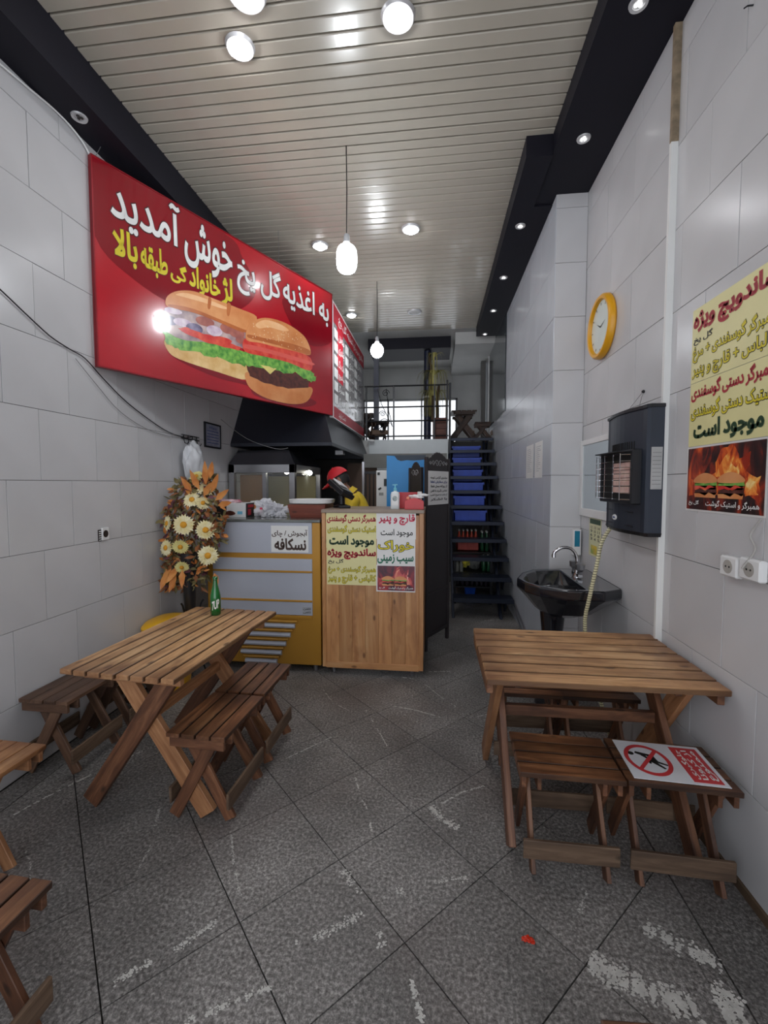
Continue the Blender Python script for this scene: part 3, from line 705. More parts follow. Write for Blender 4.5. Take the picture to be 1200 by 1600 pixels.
for s_, x0, x1, y0, y1 in l1: SG.text(o1, s_, x0, x1, y0, y1, 0.0012, 0.045); SG.text(o2, s_, x0, x1, y0, y1, 0.0024, 0.020)
for s_, x0, x1, y0, y1 in l2: SG.text(o1, s_, x0, x1, y0, y1, 0.0012, 0.055); SG.text(o3, s_, x0, x1, y0, y1, 0.0024, 0.034)
o1.build('lettering_outline', mat('outline_dark', (60, 10, 18), 0.3), sg, fix=False)
o2.build('white_lettering', M_wht_t, sg, fix=False); o3.build('yellow_lettering', M_yel_t, sg, fix=False)
cs = lambda x, y: SG.at(120+x/2.727, 220+y/2.727)
def food(pts, m, h, name, jag=0, k=4):
    q = [cs(*p) for p in pts]; q = jag_poly(q, jag, 4, len(pts)) if jag else smooth_poly(q, k)
    mb = MB(); SG.poly(mb, q, h, 0.0005); return mb.build(name, m, sg)
food([(390,900),(450,945),(600,1010),(730,1045),(760,1085),(900,1130),(1000,1130),(1000,1100),(700,1020),(430,890)], M_signdk, 0.0005, 'print_shadow')
food([(378,845),(388,895),(440,932),(600,985),(725,1018),(730,955),(600,905),(480,870)], M_bunlt, 0.0010, 'print_sub_base')
food([(360,800),(380,860),(440,890),(520,905),(600,925),(720,962),(722,900),(600,860),(480,840),(400,820)], M_lettuce, 0.0016, 'print_sub_lettuce', 0.012)
food([(330,745),(345,770),(372,815),(470,850),(600,870),(715,885),(722,800),(640,765),(520,735),(400,705),(350,735)], M_meat, 0.0022, 'print_sub_filling', 0.008)
food([(430,800),(470,825),(560,862),(690,895),(700,880),(620,850),(540,825),(470,795)], M_tomato, 0.0028, 'print_sub_tomato', 0.004)
food([(378,700),(385,662),(430,640),(500,642),(580,672),(690,715),(765,750),(745,800),(720,812),(640,782),(560,742),(470,718),(410,712)], M_bun, 0.0034, 'print_sub_top')
food([(722,985),(722,1030),(750,1065),(810,1098),(900,1120),(965,1118),(995,1090),(997,1050),(900,1050),(800,1010)], M_bun, 0.0040, 'print_burger_base')
food([(722,955),(735,1002),(800,1032),(900,1057),(985,1052),(992,1005),(900,985),(800,968)], M_patty, 0.0046, 'print_burger_patty', 0.005)
food([(680,915),(690,950),(760,962),(860,985),(930,990),(1000,1028),(1008,990),(960,955),(860,925),(740,890)], M_lettuce, 0.0052, 'print_burger_lettuce', 0.013)
food([(780,955),(822,995),(852,968)], M_cheese, 0.0058, 'print_burger_cheese', 0, 1)
food([(713,845),(714,898),(800,920),(900,945),(993,980),(995,928),(940,900),(850,880),(770,855)], M_tomato, 0.0064, 'print_burger_tomato')
food([(722,850),(722,805),(748,770),(800,755),(870,770),(935,806),(978,850),(993,912),(930,898),(850,880),(780,862)], M_bun, 0.0070, 'print_burger_top')
M_buns = mat('print_bun_shade', (196, 112, 56), 0.3, c2=(176, 92, 44), nscale=7, coat=0.4); M_bunh = mat('print_bun_highlight', (246, 198, 150), 0.3, c2=(238, 176, 120), nscale=7, coat=0.4)
M_ham2 = mat('print_ham_fold', (186, 112, 96), 0.3, c2=(150, 84, 78), nscale=14, coat=0.4); M_onion = mat('print_onion', (228, 214, 222), 0.3, c2=(190, 160, 186), nscale=20, coat=0.4); M_beet = mat('print_purple_slice', (84, 70, 104), 0.3, c2=(150, 140, 170), nscale=12, coat=0.4)
food([(385,700),(420,716),(500,734),(600,772),(700,815),(735,812),(700,800),(600,758),(500,718),(420,700)], M_buns, 0.0041, 'print_bun_shade')
food([(420,655),(470,650),(560,678),(640,712),(620,716),(540,690),(460,668)], M_bunh, 0.0043, 'print_bun_highlight')
food([(640,692),(655,700),(648,745),(638,738)], M_buns, 0.0044, 'print_bun_score'); food([(560,668),(572,676),(566,716),(556,710)], M_buns, 0.0044, 'print_bun_score')
for i, (x, y, rx, ry, m_) in enumerate(((352,752,24,14,M_ham2),(410,725,38,13,M_onion),(395,765,34,20,M_beet),(450,775,40,18,M_onion),(500,800,36,22,M_beet),(545,770,40,20,M_ham2),(585,810,34,22,M_onion),(640,800,30,22,M_ham2),(680,820,34,20,M_ham2),(700,850,24,16,M_ham2),(620,848,40,12,M_tomato),(560,838,32,12,M_tomato))):
    food([(x+rx*math.cos(t*PI/5+0.3), y+ry*math.sin(t*PI/5+0.3)+0.22*rx*math.cos(t*PI/5+0.3)) for t in range(10)], m_, 0.0024+0.00007*i, 'print_slice', 0, 3)
for i, (x, y) in enumerate(((400,860),(460,872),(500,880),(560,900),(620,915),(680,935))): food([(x-26,y-14),(x-8,y-20),(x+6,y-8),(x+24,y-12),(x+18,y+8),(x,y+12),(x-20,y+8)], M_lettuce, 0.0030+0.00005*i, 'print_sub_leaf', 0.007)
food([(730,840),(790,856),(870,876),(940,900),(990,912),(985,890),(900,862),(800,842),(730,826)], M_buns, 0.0074, 'print_bun_shade')
food([(760,782),(800,764),(860,780),(900,806),(880,812),(820,796),(775,800)], M_bunh, 0.0074, 'print_bun_highlight')
food([(715,868),(800,884),(990,940),(992,955),(800,902),(714,884)], mat('print_tomato_light', (232, 96, 84), 0.3, coat=0.4), 0.0070, 'print_tomato_light')
for i, (x, y) in enumerate(((700,935),(745,935),(790,940),(840,955),(885,958),(930,965),(975,985),(998,1010))): food([(x-24,y-12),(x-4,y-20),(x+10,y-6),(x+24,y-10),(x+16,y+12),(x-4,y+16),(x-20,y+10)], M_lettuce, 0.0058+0.00005*i, 'print_burger_leaf', 0.009)
sd = MB(); rr = random.Random(3)
for _ in range(46):
    x = rr.uniform(745, 960); yy = rr.uniform(775, 850)+(x-745)*0.22
    c = cs(x, yy); a = rr.random()*3; s_ = 0.008
    SG.poly(sd, [(c[0]+math.cos(a)*s_, c[1]+math.sin(a)*s_), (c[0]-math.sin(a)*s_*0.4, c[1]+math.cos(a)*s_*0.4), (c[0]-math.cos(a)*s_, c[1]-math.sin(a)*s_), (c[0]+math.sin(a)*s_*0.4, c[1]-math.cos(a)*s_*0.4)], 0.0080, 0.0002)
tag(sd.build('print_sesame', mat('sesame', (250, 228, 190), 0.4), sg), None, kind='stuff')
# hanger wires
hw = MB(); hw.tube([SG.P(0.02, SH), (-2.1, 2.62, ZSL)], 0.002, 5); hw.tube([SG.P(1.6, SH, -0.02), SG.P(1.6, SH+0.32, -0.02)], 0.002, 5); hw.build('hanger_wire', M_steel, sg)

# ---- side menu board
MN = Face((-1.125, 4.74, 2.285), (0, 1, 0)); ML = 2.1; MH = 1.25
mn = thing('menu_board', 'red and white price board on the side above the hood, beside the big sign', 'sign', MN.P(ML/2, 0))
mb = MB(); MN.slab(mb, 0, ML, 0, MH, -0.03, 0); mb.build('board', mat('menu_grey', (150, 146, 146), 0.2, coat=0.4, c2=(120, 110, 110), nscale=3), mn)
mb = MB(); MN.slab(mb, -0.012, 0.03, -0.01, MH+0.01, -0.035, 0.006); MN.slab(mb, 0.03, ML, -0.01, 0.0, -0.035, 0.006); MN.slab(mb, 0.03, ML, MH, MH+0.01, -0.035, 0.006); mb.build('frame', M_white, mn)
mb = MB(); MN.slab(mb, 0.03, ML, 0, 0.13, 0, 0.001); MN.slab(mb, 0.03, ML, MH-0.2, MH, 0, 0.001); MN.slab(mb, 0.24, 0.55, 0.45, MH-0.2, 0, 0.001); mb.build('print_band', M_red_t, mn)
mb = MB()
for c in range(3):
    for r_ in range(6):
        MN.slab(mb, 0.08+c*0.62, 0.26+c*0.62, 0.17+r_*0.145, 0.275+r_*0.145, 0.0015, 0.003)
mb.build('price_cell', M_wht_t, mn)
mb = MB()
for i, s_ in enumerate(('چیز برگر', 'همبرگر', 'ساندویچ', 'هات داگ', 'بندری', 'فلافل')):
    for c in range(3): MN.text(mb, s_, 0.30+c*0.62, 0.62+c*0.62, 0.18+i*0.145, 0.275+i*0.145, 0.002)
MN.text(mb, 'اغذیه گل یخ', 0.3, 1.2, MH-0.17, MH-0.03, 0.002); MN.text(mb, 'ساندویچ سرد و گرم', 1.25, 2.0, MH-0.17, MH-0.03, 0.002); MN.text(mb, 'دست نزنید', 0.3, 0.7, 0.02, 0.10, 0.002)
mb.build('lettering', M_wht_t, mn, fix=False)

# ================================================================ HOOD and KEBAB CABINET
hd = thing('extractor_hood', 'large black sheet-metal extractor hood beneath the red sign', 'hood', (-1.6, 5.6, 1.97))
rb = [(XL+0.002, 4.42, 1.975), (-1.06, 4.42, 1.975), (-1.06, 6.87, 1.965), (XL+0.002, 6.87, 1.965)]
rt_ = [(XL+0.002, 4.80, 2.62), (-1.30, 4.80, 2.62), (-1.30, 6.87, 2.62), (XL+0.002, 6.87, 2.62)]
rb2 = [(p[0], p[1], p[2]-0.035) for p in rb]
inn = [(XL+0.01, 4.46, 1.945), (-1.10, 4.46, 1.945), (-1.10, 6.84, 1.94), (XL+0.01, 6.84, 1.94)]
inn2 = [(XL+0.02, 4.84, 2.5), (-1.34, 4.84, 2.5), (-1.34, 6.8, 2.5), (XL+0.02, 6.8, 2.5)]
MB().loft([rt_, rb, rb2, inn, inn2]).build('canopy', M_hood, hd)
bx(-1.9, -1.45, 5.2, 6.3, 2.62, 3.64).build('duct', M_hood, hd, bevel=0.004)
bx(-1.22, -1.12, 5.25, 5.34, 1.90, 1.955).build('lamp_housing', M_steel, hd, bevel=0.003)
mb = MB().tube([on(574, 688, Y=6.80), on(585, 689, Y=6.80)], 0.02, 10); tag(mb.build('pipe_stub', M_white, None), 'short white pipe end poking out beside the hood corner', 'pipe')

kc = thing('grill_cabinet', 'stainless steel grill cabinet with glass panes under the black hood', 'cabinet', (-1.78, 4.85, 0))
KX0, KX1, KY0, KY1 = -2.14, -1.43, 4.33, 5.38
mb = MB()
for x_ in (KX0, KX1-0.06):
    for y_ in (KY0, KY1-0.06): mb.box(x_, x_+0.06, y_, y_+0.06, 0.9, 1.70)
mb.box(KX0, KX1, KY0, KY0+0.06, 1.66, 1.745); mb.box(KX0, KX1, KY1-0.06, KY1, 1.66, 1.745); mb.box(KX0, KX0+0.06, KY0, KY1, 1.66, 1.745); mb.box(KX1-0.06, KX1, KY0, KY1, 1.66, 1.745)
mb.build('frame', M_steel, kc, bevel=0.002)
bx(KX0, KX1, KY0, KY1, 0.02, 0.9).build('base', M_steel, kc, bevel=0.004)
MB().loft([[(KX0, KY0, 1.745), (KX1, KY0, 1.745), (KX1, KY1, 1.745), (KX0, KY1, 1.745)], [(KX0+0.05, KY0+0.12, 1.90), (KX1-0.10, KY0+0.12, 1.90), (KX1-0.10, KY1-0.1, 1.90), (KX0+0.05, KY1-0.1, 1.90)]]).build('roof', mat('roof_steel', (98, 98, 106), 0.2, metal=0.8, bump=0.5, bscale=4), kc)
mb = MB(); mb.box(KX0+0.06, KX1-0.06, KY0+0.025, KY0+0.03, 0.9, 1.66); mb.box(KX1-0.03, KX1-0.025, KY0+0.06, KY1-0.06, 0.9, 1.66); mb.build('pane', M_glass, kc)
bx(-1.78, -1.74, KY0+0.01, KY0+0.05, 0.9, 1.66).build('mullion', M_steel, kc)
bx(KX0+0.06, -1.80, KY0+0.14, KY0+0.16, 0.92, 1.64).build('inner_board', mat('brown_board', (150, 106, 52), 0.4, nscale=3), kc)
bx(KX0+0.05, KX1-0.05, KY1-0.09, KY1-0.07, 0.92, 1.64).build('back_panel', mat('olive_panel', (186, 174, 122), 0.35, nscale=3), kc)
for u, v, yy in ((448, 737, 4.55), (484, 739, 4.85)):
    p = on(u, v, Y=yy); MB().add(*ico(p, 0.028, 2)).build('bulb', emis('cabinet_bulb', (255, 252, 235), 22), kc, smooth=True)

# ================================================================ COUNTERS
CY = 3.40
c1 = thing('drinks_counter', 'gold and silver metal serving counter with grey panels and slatted vent', 'counter', (-1.40, 3.68, 0))
CX0, CX1 = -1.885, -0.917
FC = Face((0, CY, 0), (1, 0, 0))
cz = lambda v, u=410: FC.at(u, v)[1]
cx_ = lambda u, v=900: FC.at(u, v)[0]
bx(CX0, CX1, CY+0.004, 3.95, 0.06, 1.235).build('body', M_gold, c1, bevel=0.004)
bx(CX0-0.01, CX1+0.003, CY-0.012, 3.97, 1.235, 1.258).build('top', mat('counter_top', (120, 124, 122), 0.12, metal=0.4), c1, bevel=0.004)
PX0, PX1 = cx_(332), cx_(488)
zz = [cz(816), cz(864), cz(872), cz(959)]
bx(PX0, PX1, CY-0.004, CY+0.004, zz[1], zz[0]).build('panel', M_silver, c1, bevel=0.001)
bx(PX0+0.008, PX1, CY-0.004, CY+0.004, zz[3], zz[2]).build('panel', M_silver, c1, bevel=0.001)
for v in (892, 937): bx(PX0+0.008, PX1, CY-0.014, CY-0.003, cz(v)-0.008, cz(v)+0.008).build('trim_bar', M_gold, c1, bevel=0.003)
bx(PX0, PX1, CY-0.012, CY+0.004, zz[3]-0.03, zz[3]-0.004).build('trim_bar', M_gold, c1, bevel=0.003)
for i, v in enumerate(range(969, 1033, 7)):
    hw_ = (61-(i/8)*30)/680*3.4; z_ = cz(v, 410); c_ = cx_(409, v)
    MB().tube([(c_-hw_, CY-0.004, z_), (c_+hw_, CY-0.004, z_)], 0.020 if i % 2 else 0.012, 8).build('vent_slat', M_silver if i % 2 else M_gold, c1, smooth=True)
mb = MB()
for x_ in (CX0+0.06, CX1-0.06):
    for y_ in (CY+0.06, 3.88): mb.lathe([(0.02, 0), (0.02, 0.06)], (x_, y_, 0), 10)
mb.build('foot', M_steel, c1)
def note(face, name, label, x0, x1, y0, y1, m, parent=None, h=0.0, cat='paper'):
    t = parent or thing(name, label, cat, face.P((x0+x1)/2, y0, h))
    mb = MB(); face.slab(mb, x0, x1, y0, y1, h, h+0.0012); o = mb.build('sheet', m, t); return t
# white drinks notice stuck on counter
x0, x1 = FC.at(424, 840)[0], FC.at(482, 840)[0]; y0, y1 = cz(862), cz(821)
nt = note(FC, 'notice', 'white notice with black drinks lettering stuck on silver counter panel', x0, x1, y0, y1, M_offwhite, h=0.0045, cat='notice')
mb = MB(); FC.text(mb, 'آبجوش / چای', x0+0.006, x1-0.006, cz(839), cz(827), 0.0065, 0.02); FC.text(mb, 'نسکافه', x0+0.03, x1-0.02, cz(858), cz(841), 0.0065, 0.04)
mb.build('lettering', mat('ink_brown', (70, 50, 42), 0.5), nt, fix=False)
x0, x1 = cx_(473, 950), cx_(487, 950)
nt = note(FC, 'sticker', 'tiny grey maker sticker low on the silver counter panel', x0, x1, cz(957), cz(946), mat('sticker_grey', (170, 172, 178), 0.4), h=0.0045, cat='sticker')
mb = MB()
for i in range(2): FC.text(mb, 'تلفن', x0+0.005, x1-0.005, cz(956)+i*0.028, cz(956)+0.02+i*0.028, 0.0062, 0.02)
mb.build('lettering', M_blk_t, nt, fix=False)

c2 = thing('cash_counter', 'tall wood-grain laminate cash counter covered with menu posters', 'counter', (-0.49, 3.65, 0))
DX0, DX1 = -0.902, -0.086
def lam(name, x0, x1, y0, y1, z0, z1, axis='z'):
    """laminate board, grain up"""
    L = z1-z0; p = plank(name, ((x0+x1)/2+0.49, (y0+y1)/2-3.65, z0), ((x0+x1)/2+0.49, (y0+y1)/2-3.65, z1), y1-y0, x1-x0, W_COUNTER, c2, up=(1,0,0)); return p
sw = (DX1-DX0-0.065)/7
for q in range(7): lam('front_strip', DX0+0.03+q*sw+0.0002, DX0+0.03+(q+1)*sw-0.0002, CY, CY+0.02, 0.10, 1.30)
lam('edge_post', DX0, DX0+0.03, CY-0.006, 3.92, 0.06, 1.315); lam('edge_post', DX1-0.035, DX1, CY-0.006, 3.92, 0.06, 1.315)
plank('bottom_rail', (-0.412+0.03, CY-3.652, 0.08), (0.404-0.035, CY-3.652, 0.08), 0.012, 0.05, W_COUNTER, c2)
bx(DX0-0.003, DX1+0.003, CY-0.012, 3.93, 1.315, 1.342).build('top', mat('counter_edge', (150, 132, 116), 0.4, nscale=6), c2, bevel=0.003)
mb = MB()
for x_ in (DX0+0.08, DX1-0.09):
    for y_ in (CY+0.05, 3.86): mb.lathe([(0.018, 0), (0.018, 0.02), (0.013, 0.025), (0.013, 0.06)], (x_, y_, 0), 12)
mb.build('foot', M_steel, c2)

def fire_photo(face, par, x0, x1, y0, y1, h, bgm, M_flame=M_flame, M_flame2=M_flame2):
    W_, H_ = x1-x0, y1-y0; X = lambda a: x0+a*W_; Y_ = lambda a: y0+a*H_
    mb = MB(); face.slab(mb, x0, x1, y0, y1, h, h+0.0005); mb.build('photo_ground', bgm, par)
    mb = MB(); face.poly(mb, jag_poly([(X(a), Y_(b)) for a, b in ((0.03,0.2),(0.05,0.5),(0.18,0.42),(0.3,0.55),(0.42,0.62),(0.46,0.9),(0.62,0.97),(0.72,0.8),(0.86,0.85),(0.80,0.6),(0.95,0.5),(0.97,0.2),(0.6,0.3),(0.3,0.2))], W_*0.02, 3, 5), h+0.0006, 0.0003); mb.build('photo_flame', M_flame, par)
    mb = MB()
    face.poly(mb, jag_poly([(X(a), Y_(b)) for a, b in ((0.44,0.5),(0.50,0.8),(0.60,0.88),(0.66,0.65),(0.74,0.7),(0.72,0.5),(0.6,0.55))], W_*0.015, 3, 8), h+0.001, 0.0003)
    face.poly(mb, jag_poly([(X(a), Y_(b)) for a, b in ((0.80,0.25),(0.82,0.5),(0.9,0.45),(0.94,0.25))], W_*0.015, 3, 9), h+0.001, 0.0003); mb.build('photo_flame', M_flame2, par)
    for cx0 in (0.13, 0.47):
        for y_a, y_b, m_, nm, j in ((0.20,0.28,M_bun,'photo_bun',0),(0.26,0.34,M_patty,'photo_patty',0.006),(0.33,0.39,M_tomato,'photo_tomato',0),(0.38,0.45,M_lettuce,'photo_lettuce',0.01)):
            mb = MB(); q = [(X(cx0), Y_(y_a)), (X(cx0+0.30), Y_(y_a)), (X(cx0+0.31), Y_(y_b)), (X(cx0-0.01), Y_(y_b))]
            face.poly(mb, jag_poly(q, W_*0.02, 4, 3) if j else q, h+0.0014, 0.0003); mb.build(nm, m_, par)
        mb = MB(); face.poly(mb, smooth_poly([(X(cx0-0.01), Y_(0.44)), (X(cx0+0.03), Y_(0.54)), (X(cx0+0.15), Y_(0.59)), (X(cx0+0.27), Y_(0.54)), (X(cx0+0.31), Y_(0.44))], 4), h+0.0018, 0.0003); mb.build('photo_bun', M_bun, par)
    mb = MB(); face.text(mb, 'همبرگر و استیک گوشت', X(0.30), X(0.96), Y_(0.05), Y_(0.17), h+0.0022, 0.015); face.text(mb, 'گل یخ', X(0.04), X(0.2), Y_(0.06), Y_(0.15), h+0.0022, 0.015); mb.build('lettering', M_wht_t, par, fix=False)
def ftxt(face, par, s_, u0, u1, vt, vb, m, h=0.002, off=0.03, outline=None, name='lettering'):
    a = face.at(u0, vb); b = face.at(u1, vt)
    if outline:
        mb = MB(); face.text(mb, s_, a[0], b[0], a[1], b[1], h, off+0.03); mb.build(name+'_outline', outline, par, fix=False); h += 0.0006
    mb = MB(); face.text(mb, s_, a[0], b[0], a[1], b[1], h, off*0.7 if outline else off); mb.build(name, m, par, fix=False)
FP = Face((0, CY-0.001, 0), (1, 0, 0))
def sheet_px(name, label, u0, u1, vt, vb, m, h=0.0002):
    a = FP.at(u0, vb); b = FP.at(u1, vt); return note(FP, name, label, a[0], b[0], a[1], b[1], m, h=h, cat='poster'), a, b
t1, a, b = sheet_px('poster', 'upper pale yellow poster on the counter with red, yellow and green lettering', 510, 588, 800, 856, M_ypaper)
ftxt(FP, t1, 'همبرگر دستی گوسفندی', 511, 587, 804, 817, M_red_t, off=0.04); ftxt(FP, t1, 'استیک دستی گوسفندی', 512, 587, 821, 833, M_yel_t, outline=M_blk_t, off=0.03); ftxt(FP, t1, 'موجود است', 515, 584, 838, 854, M_grn_t, off=0.05)
t2, a, b = sheet_px('poster', 'lower pale yellow poster on the counter headed by a big red word', 511, 588, 857, 913, M_ypaper, 0.0003)
ftxt(FP, t2, 'ساندویچ ویژه', 512, 587, 858, 873, M_red_t, off=0.05); ftxt(FP, t2, 'گل یخ', 513, 537, 873.5, 881, M_blk_t, off=0.02)
ftxt(FP, t2, 'همبرگر گوسفندی + مرغ', 513, 587, 885, 896, M_yel_t, outline=M_blk_t, off=0.03); ftxt(FP, t2, 'کالباس + قارچ و پنیر', 513, 587, 899, 911, M_yel_t, outline=M_blk_t, off=0.03)
t3, a, b = sheet_px('poster', 'upper white poster on the counter with pink and black lettering', 588, 650, 800, 842, M_wpaper)
ftxt(FP, t3, 'قارچ و پنیر', 592, 648, 804, 820, M_pink_t, off=0.04); ftxt(FP, t3, 'موجود است', 595, 645, 827, 839, M_blk_t, off=0.02)
t4, a, b = sheet_px('poster', 'lower white poster on the counter with yellow and green lettering', 589, 649, 842.5, 883, M_wpaper, 0.0003)
ftxt(FP, t4, 'خوراک', 591, 646, 845, 862, M_yel_t, outline=M_blk_t, off=0.03); ftxt(FP, t4, 'سیب زمینی', 590, 646, 867, 880, M_tgrn_t, off=0.04)
t5, a, b = sheet_px('poster', 'small crimson flame photo poster below the white ones on the counter', 588, 649, 883.5, 924, M_wpaper, 0.0004)
a = FP.at(590, 922); b = FP.at(648, 885); fire_photo(FP, t5, a[0], b[0], a[1], b[1], 0.002, M_firebg2, fire_mat('print_flame_pink', ((130, 30, 48), (176, 50, 56), (214, 96, 90), (240, 180, 160)), 16), fire_mat('print_flame_pale', ((200, 80, 80), (224, 120, 100), (240, 170, 140), (250, 210, 190)), 18))

# ---- things on counters
Z1 = 1.258; Z2 = 1.342
fb = thing('food_carton', 'open white and black printed carton at left end of silver counter', 'box', (-1.75, 3.62, Z1), R(4))
mb = MB(); mb.box(-1.87, -1.60, 3.53, 3.70, Z1+0.001, Z1+0.125); mb.build('carton', M_white, fb, bevel=0.002)
mb = MB(); mb.box(-1.872, -1.77, 3.526, 3.53, Z1+0.002, Z1+0.10); mb.build('print_black', M_blk_t, fb)
mb = MB(); mb.box(-1.598, -1.594, 3.535, 3.695, Z1+0.002, Z1+0.123); mb.build('print_side', M_blk_t, fb)
mb = MB(); mb.box(-1.592, -1.590, 3.56, 3.67, Z1+0.085, Z1+0.11); mb.box(-1.592, -1.590, 3.56, 3.62, Z1+0.02, Z1+0.07); mb.build('print_label', M_red_t, fb)
mb = MB(); FB = Face((0, 3.524, 0), (1, 0, 0)); FB.poly(mb, smooth_poly([(-1.78, Z1+0.03), (-1.74, Z1+0.018), (-1.69, Z1+0.03), (-1.70, Z1+0.05), (-1.74, Z1+0.06), (-1.77, Z1+0.05)], 3), 0.0); mb.build('print_burger', M_patty, fb)
mb = MB(); FB.slab(mb, -1.67, -1.625, Z1+0.03, Z1+0.055, 0, 0.0008); mb.build('print_blue', mat('print_lightblue', (120, 190, 220), 0.4), fb)
mb = MB(); mb.add(*ico((-1.78, 3.60, Z1+0.135), 0.10, 3, 1.1, 0.75, 0.2, 0.5, 2.6, 4)); mb.build('plastic_wrap', mat('pink_white_film', (232, 222, 226), 0.25, c2=(220, 60, 110), nscale=6), fb, smooth=True)
fb2 = thing('food_carton', 'second small white carton behind the printed one on silver counter', 'box', (-1.56, 3.74, Z1))
bx(-1.64, -1.545, 3.72, 3.82, Z1+0.001, Z1+0.135).build('carton', M_offwhite, fb2, bevel=0.002)
FB3 = Face((0, 3.719, 0), (1, 0, 0)); mb = MB(); FB3.poly(mb, smooth_poly([(-1.62, Z1+0.06), (-1.59, Z1+0.05), (-1.56, Z1+0.07), (-1.57, Z1+0.10), (-1.61, Z1+0.10)], 3), 0); mb.build('print_burger', M_bun, fb2)
M_bag = mat('clear_bag', (232, 232, 238), 0.18, var=0.05, nscale=8, alpha=0.62, spec=0.8)
bg1 = thing('plastic_bag', 'crumpled clear plastic bag lying on the silver counter', 'bag', (-1.46, 3.66, Z1))
mb = MB(); mb.add(*ico((-1.475, 3.66, Z1+0.065), 0.075, 4, 1.0, 0.8, 0.95, 1.0, 2.6, 9)); mb.add(*ico((-1.37, 3.67, Z1+0.05), 0.062, 4, 1.2, 0.9, 0.9, 1.0, 2.9, 2))
for p_, q in (((-1.47, 3.64, Z1+0.12), 0.04), ((-1.33, 3.62, Z1+0.02), 0.03)): mb.add(*ico(p_, q, 3, 1.4, 0.5, 0.8, 1.6, 3.3, 5))
for v in mb.v: v.z = max(v.z, Z1+0.002)
mb.build('film', M_bag, bg1)
mb = MB(); mb.add(*ico((-1.40, 3.67, Z1+0.045), 0.038, 3, 1.2, 0.8, 0.9, 0.8, 2.5, 2)); mb.build('contents', mat('grey_contents', (120, 124, 130), 0.4, c2=(200, 205, 210), nscale=14), bg1)
mb = MB().add(*ico((-1.50, 3.62, Z1+0.06), 0.018, 3, 0.6, 0.6, 1.6, 1.0, 2.6, 1)); mb.build('contents', M_pink_t, bg1)

wbx = thing('wooden_box', 'reddish-brown wooden box at right end of silver counter', 'box', (-1.08, 3.68, Z1))
mb = MB(); mb.loft([[(-1.215, 3.56, Z1+0.001), (-0.925, 3.56, Z1+0.001), (-0.925, 3.82, Z1+0.001), (-1.215, 3.82, Z1+0.001)], [(-1.235, 3.54, Z1+0.115), (-0.91, 3.54, Z1+0.115), (-0.91, 3.84, Z1+0.115), (-1.235, 3.84, Z1+0.115)]])
mb.build('body', wood('box_wood', (84, 38, 28), (112, 54, 40), (128, 66, 50), 0.45), wbx)
tr = thing('serving_tray', 'white oval plastic tray resting on the brown wooden box', 'tray', (-1.07, 3.68, Z1+0.116))
ring = lambda k_, z_: [(-1.06+0.19*k_*math.copysign(abs(math.cos(t*PI/12))**0.6, math.cos(t*PI/12)), 3.68+0.15*k_*math.copysign(abs(math.sin(t*PI/12))**0.6, math.sin(t*PI/12)), z_) for t in range(24)]
MB().loft([ring(0.8, Z1+0.117), ring(0.97, Z1+0.124), ring(1.0, Z1+0.155), ring(0.95, Z1+0.157), ring(0.88, Z1+0.132)]).build('dish', M_white, tr, smooth=True)

# cash machine
pm = thing('cash_register', 'black touch-screen cash register turned towards the cashier', 'machine', (-0.80, 3.68, Z2))
mb = MB(); mb.lathe([(0.075, 0.0), (0.075, 0.012), (0.03, 0.03), (0.024, 0.10)], (-0.80, 3.68, Z2+0.001), 20); mb.build('stand', M_black, pm, smooth=True)
c_ = Vector((-0.81, 3.70, Z2+0.155)); rot = Matrix.Rotation(R(38), 4, 'Y') @ Matrix.Rotation(R(-25), 4, 'Z')
def rbox(c0, sx_, sy_, sz_, M): 
    m_ = MB().box(-sx_/2, sx_/2, -sy_/2, sy_/2, -sz_/2, sz_/2); m_.v = [c0+(M @ v) for v in m_.v]; return m_
rbox(c_, 0.20, 0.20, 0.045, rot).build('screen_body', M_black, pm, bevel=0.008)
rbox(c_+rot @ Vector((0, 0, 0.028)), 0.15, 0.17, 0.012, rot).build('screen_back', mat('dark_grey_plastic', (52, 54, 58), 0.3), pm, bevel=0.004)
rbox(c_+rot @ Vector((-0.03, -0.02, 0.040)), 0.10, 0.12, 0.010, rot).build('paper_cover', M_white, pm, bevel=0.003)
MB().tube([(-0.80, 3.68, Z2+0.09), (-0.80, 3.70, Z2+0.15)], 0.022, 10).build('neck', M_black, pm)
rbox(Vector((-0.76, 3.60, Z2+0.012)), 0.10, 0.07, 0.022, Matrix.Rotation(0.3, 4, 'Z')).build('card_reader', M_black, pm, bevel=0.004)

sb = thing('sanitizer_bottle', 'white pump bottle of hand gel at the right of cash counter', 'bottle', (-0.322, 3.52, Z2))
sx0 = Vector((-0.322, 3.52, Z2+0.001))
sq = lambda k_, z_, kk=1.0: [(sx0.x+0.037*k_*math.copysign(abs(math.cos(t*PI/10))**0.5, math.cos(t*PI/10)), sx0.y+0.024*k_*kk*math.copysign(abs(math.sin(t*PI/10))**0.5, math.sin(t*PI/10)), sx0.z+z_) for t in range(20)]
MB().loft([sq(0.95, 0), sq(1, 0.008), sq(1, 0.118), sq(0.85, 0.135), sq(0.35, 0.142, 1.4), sq(0.33, 0.15, 1.5)]).build('bottle_body', mat('bottle_white', (222, 228, 230), 0.3), sb, smooth=True)
mb = MB(); mb.lathe([(0.014, 0.148), (0.014, 0.170), (0.006, 0.172), (0.005, 0.195)], tuple(sx0), 12); mb.bar(sx0+Vector((-0.022, 0, 0.195)), sx0+Vector((0.018, 0, 0.197)), 0.010, 0.008); mb.build('pump', mat('pump_aqua', (120, 200, 220), 0.3), sb)
FS = Face((sx0.x, sx0.y-0.0255, sx0.z), (1, 0, 0)); mb = MB(); FS.slab(mb, -0.026, 0.026, 0.03, 0.12, 0, 0.0008); mb.build('label_sheet', M_white, sb)
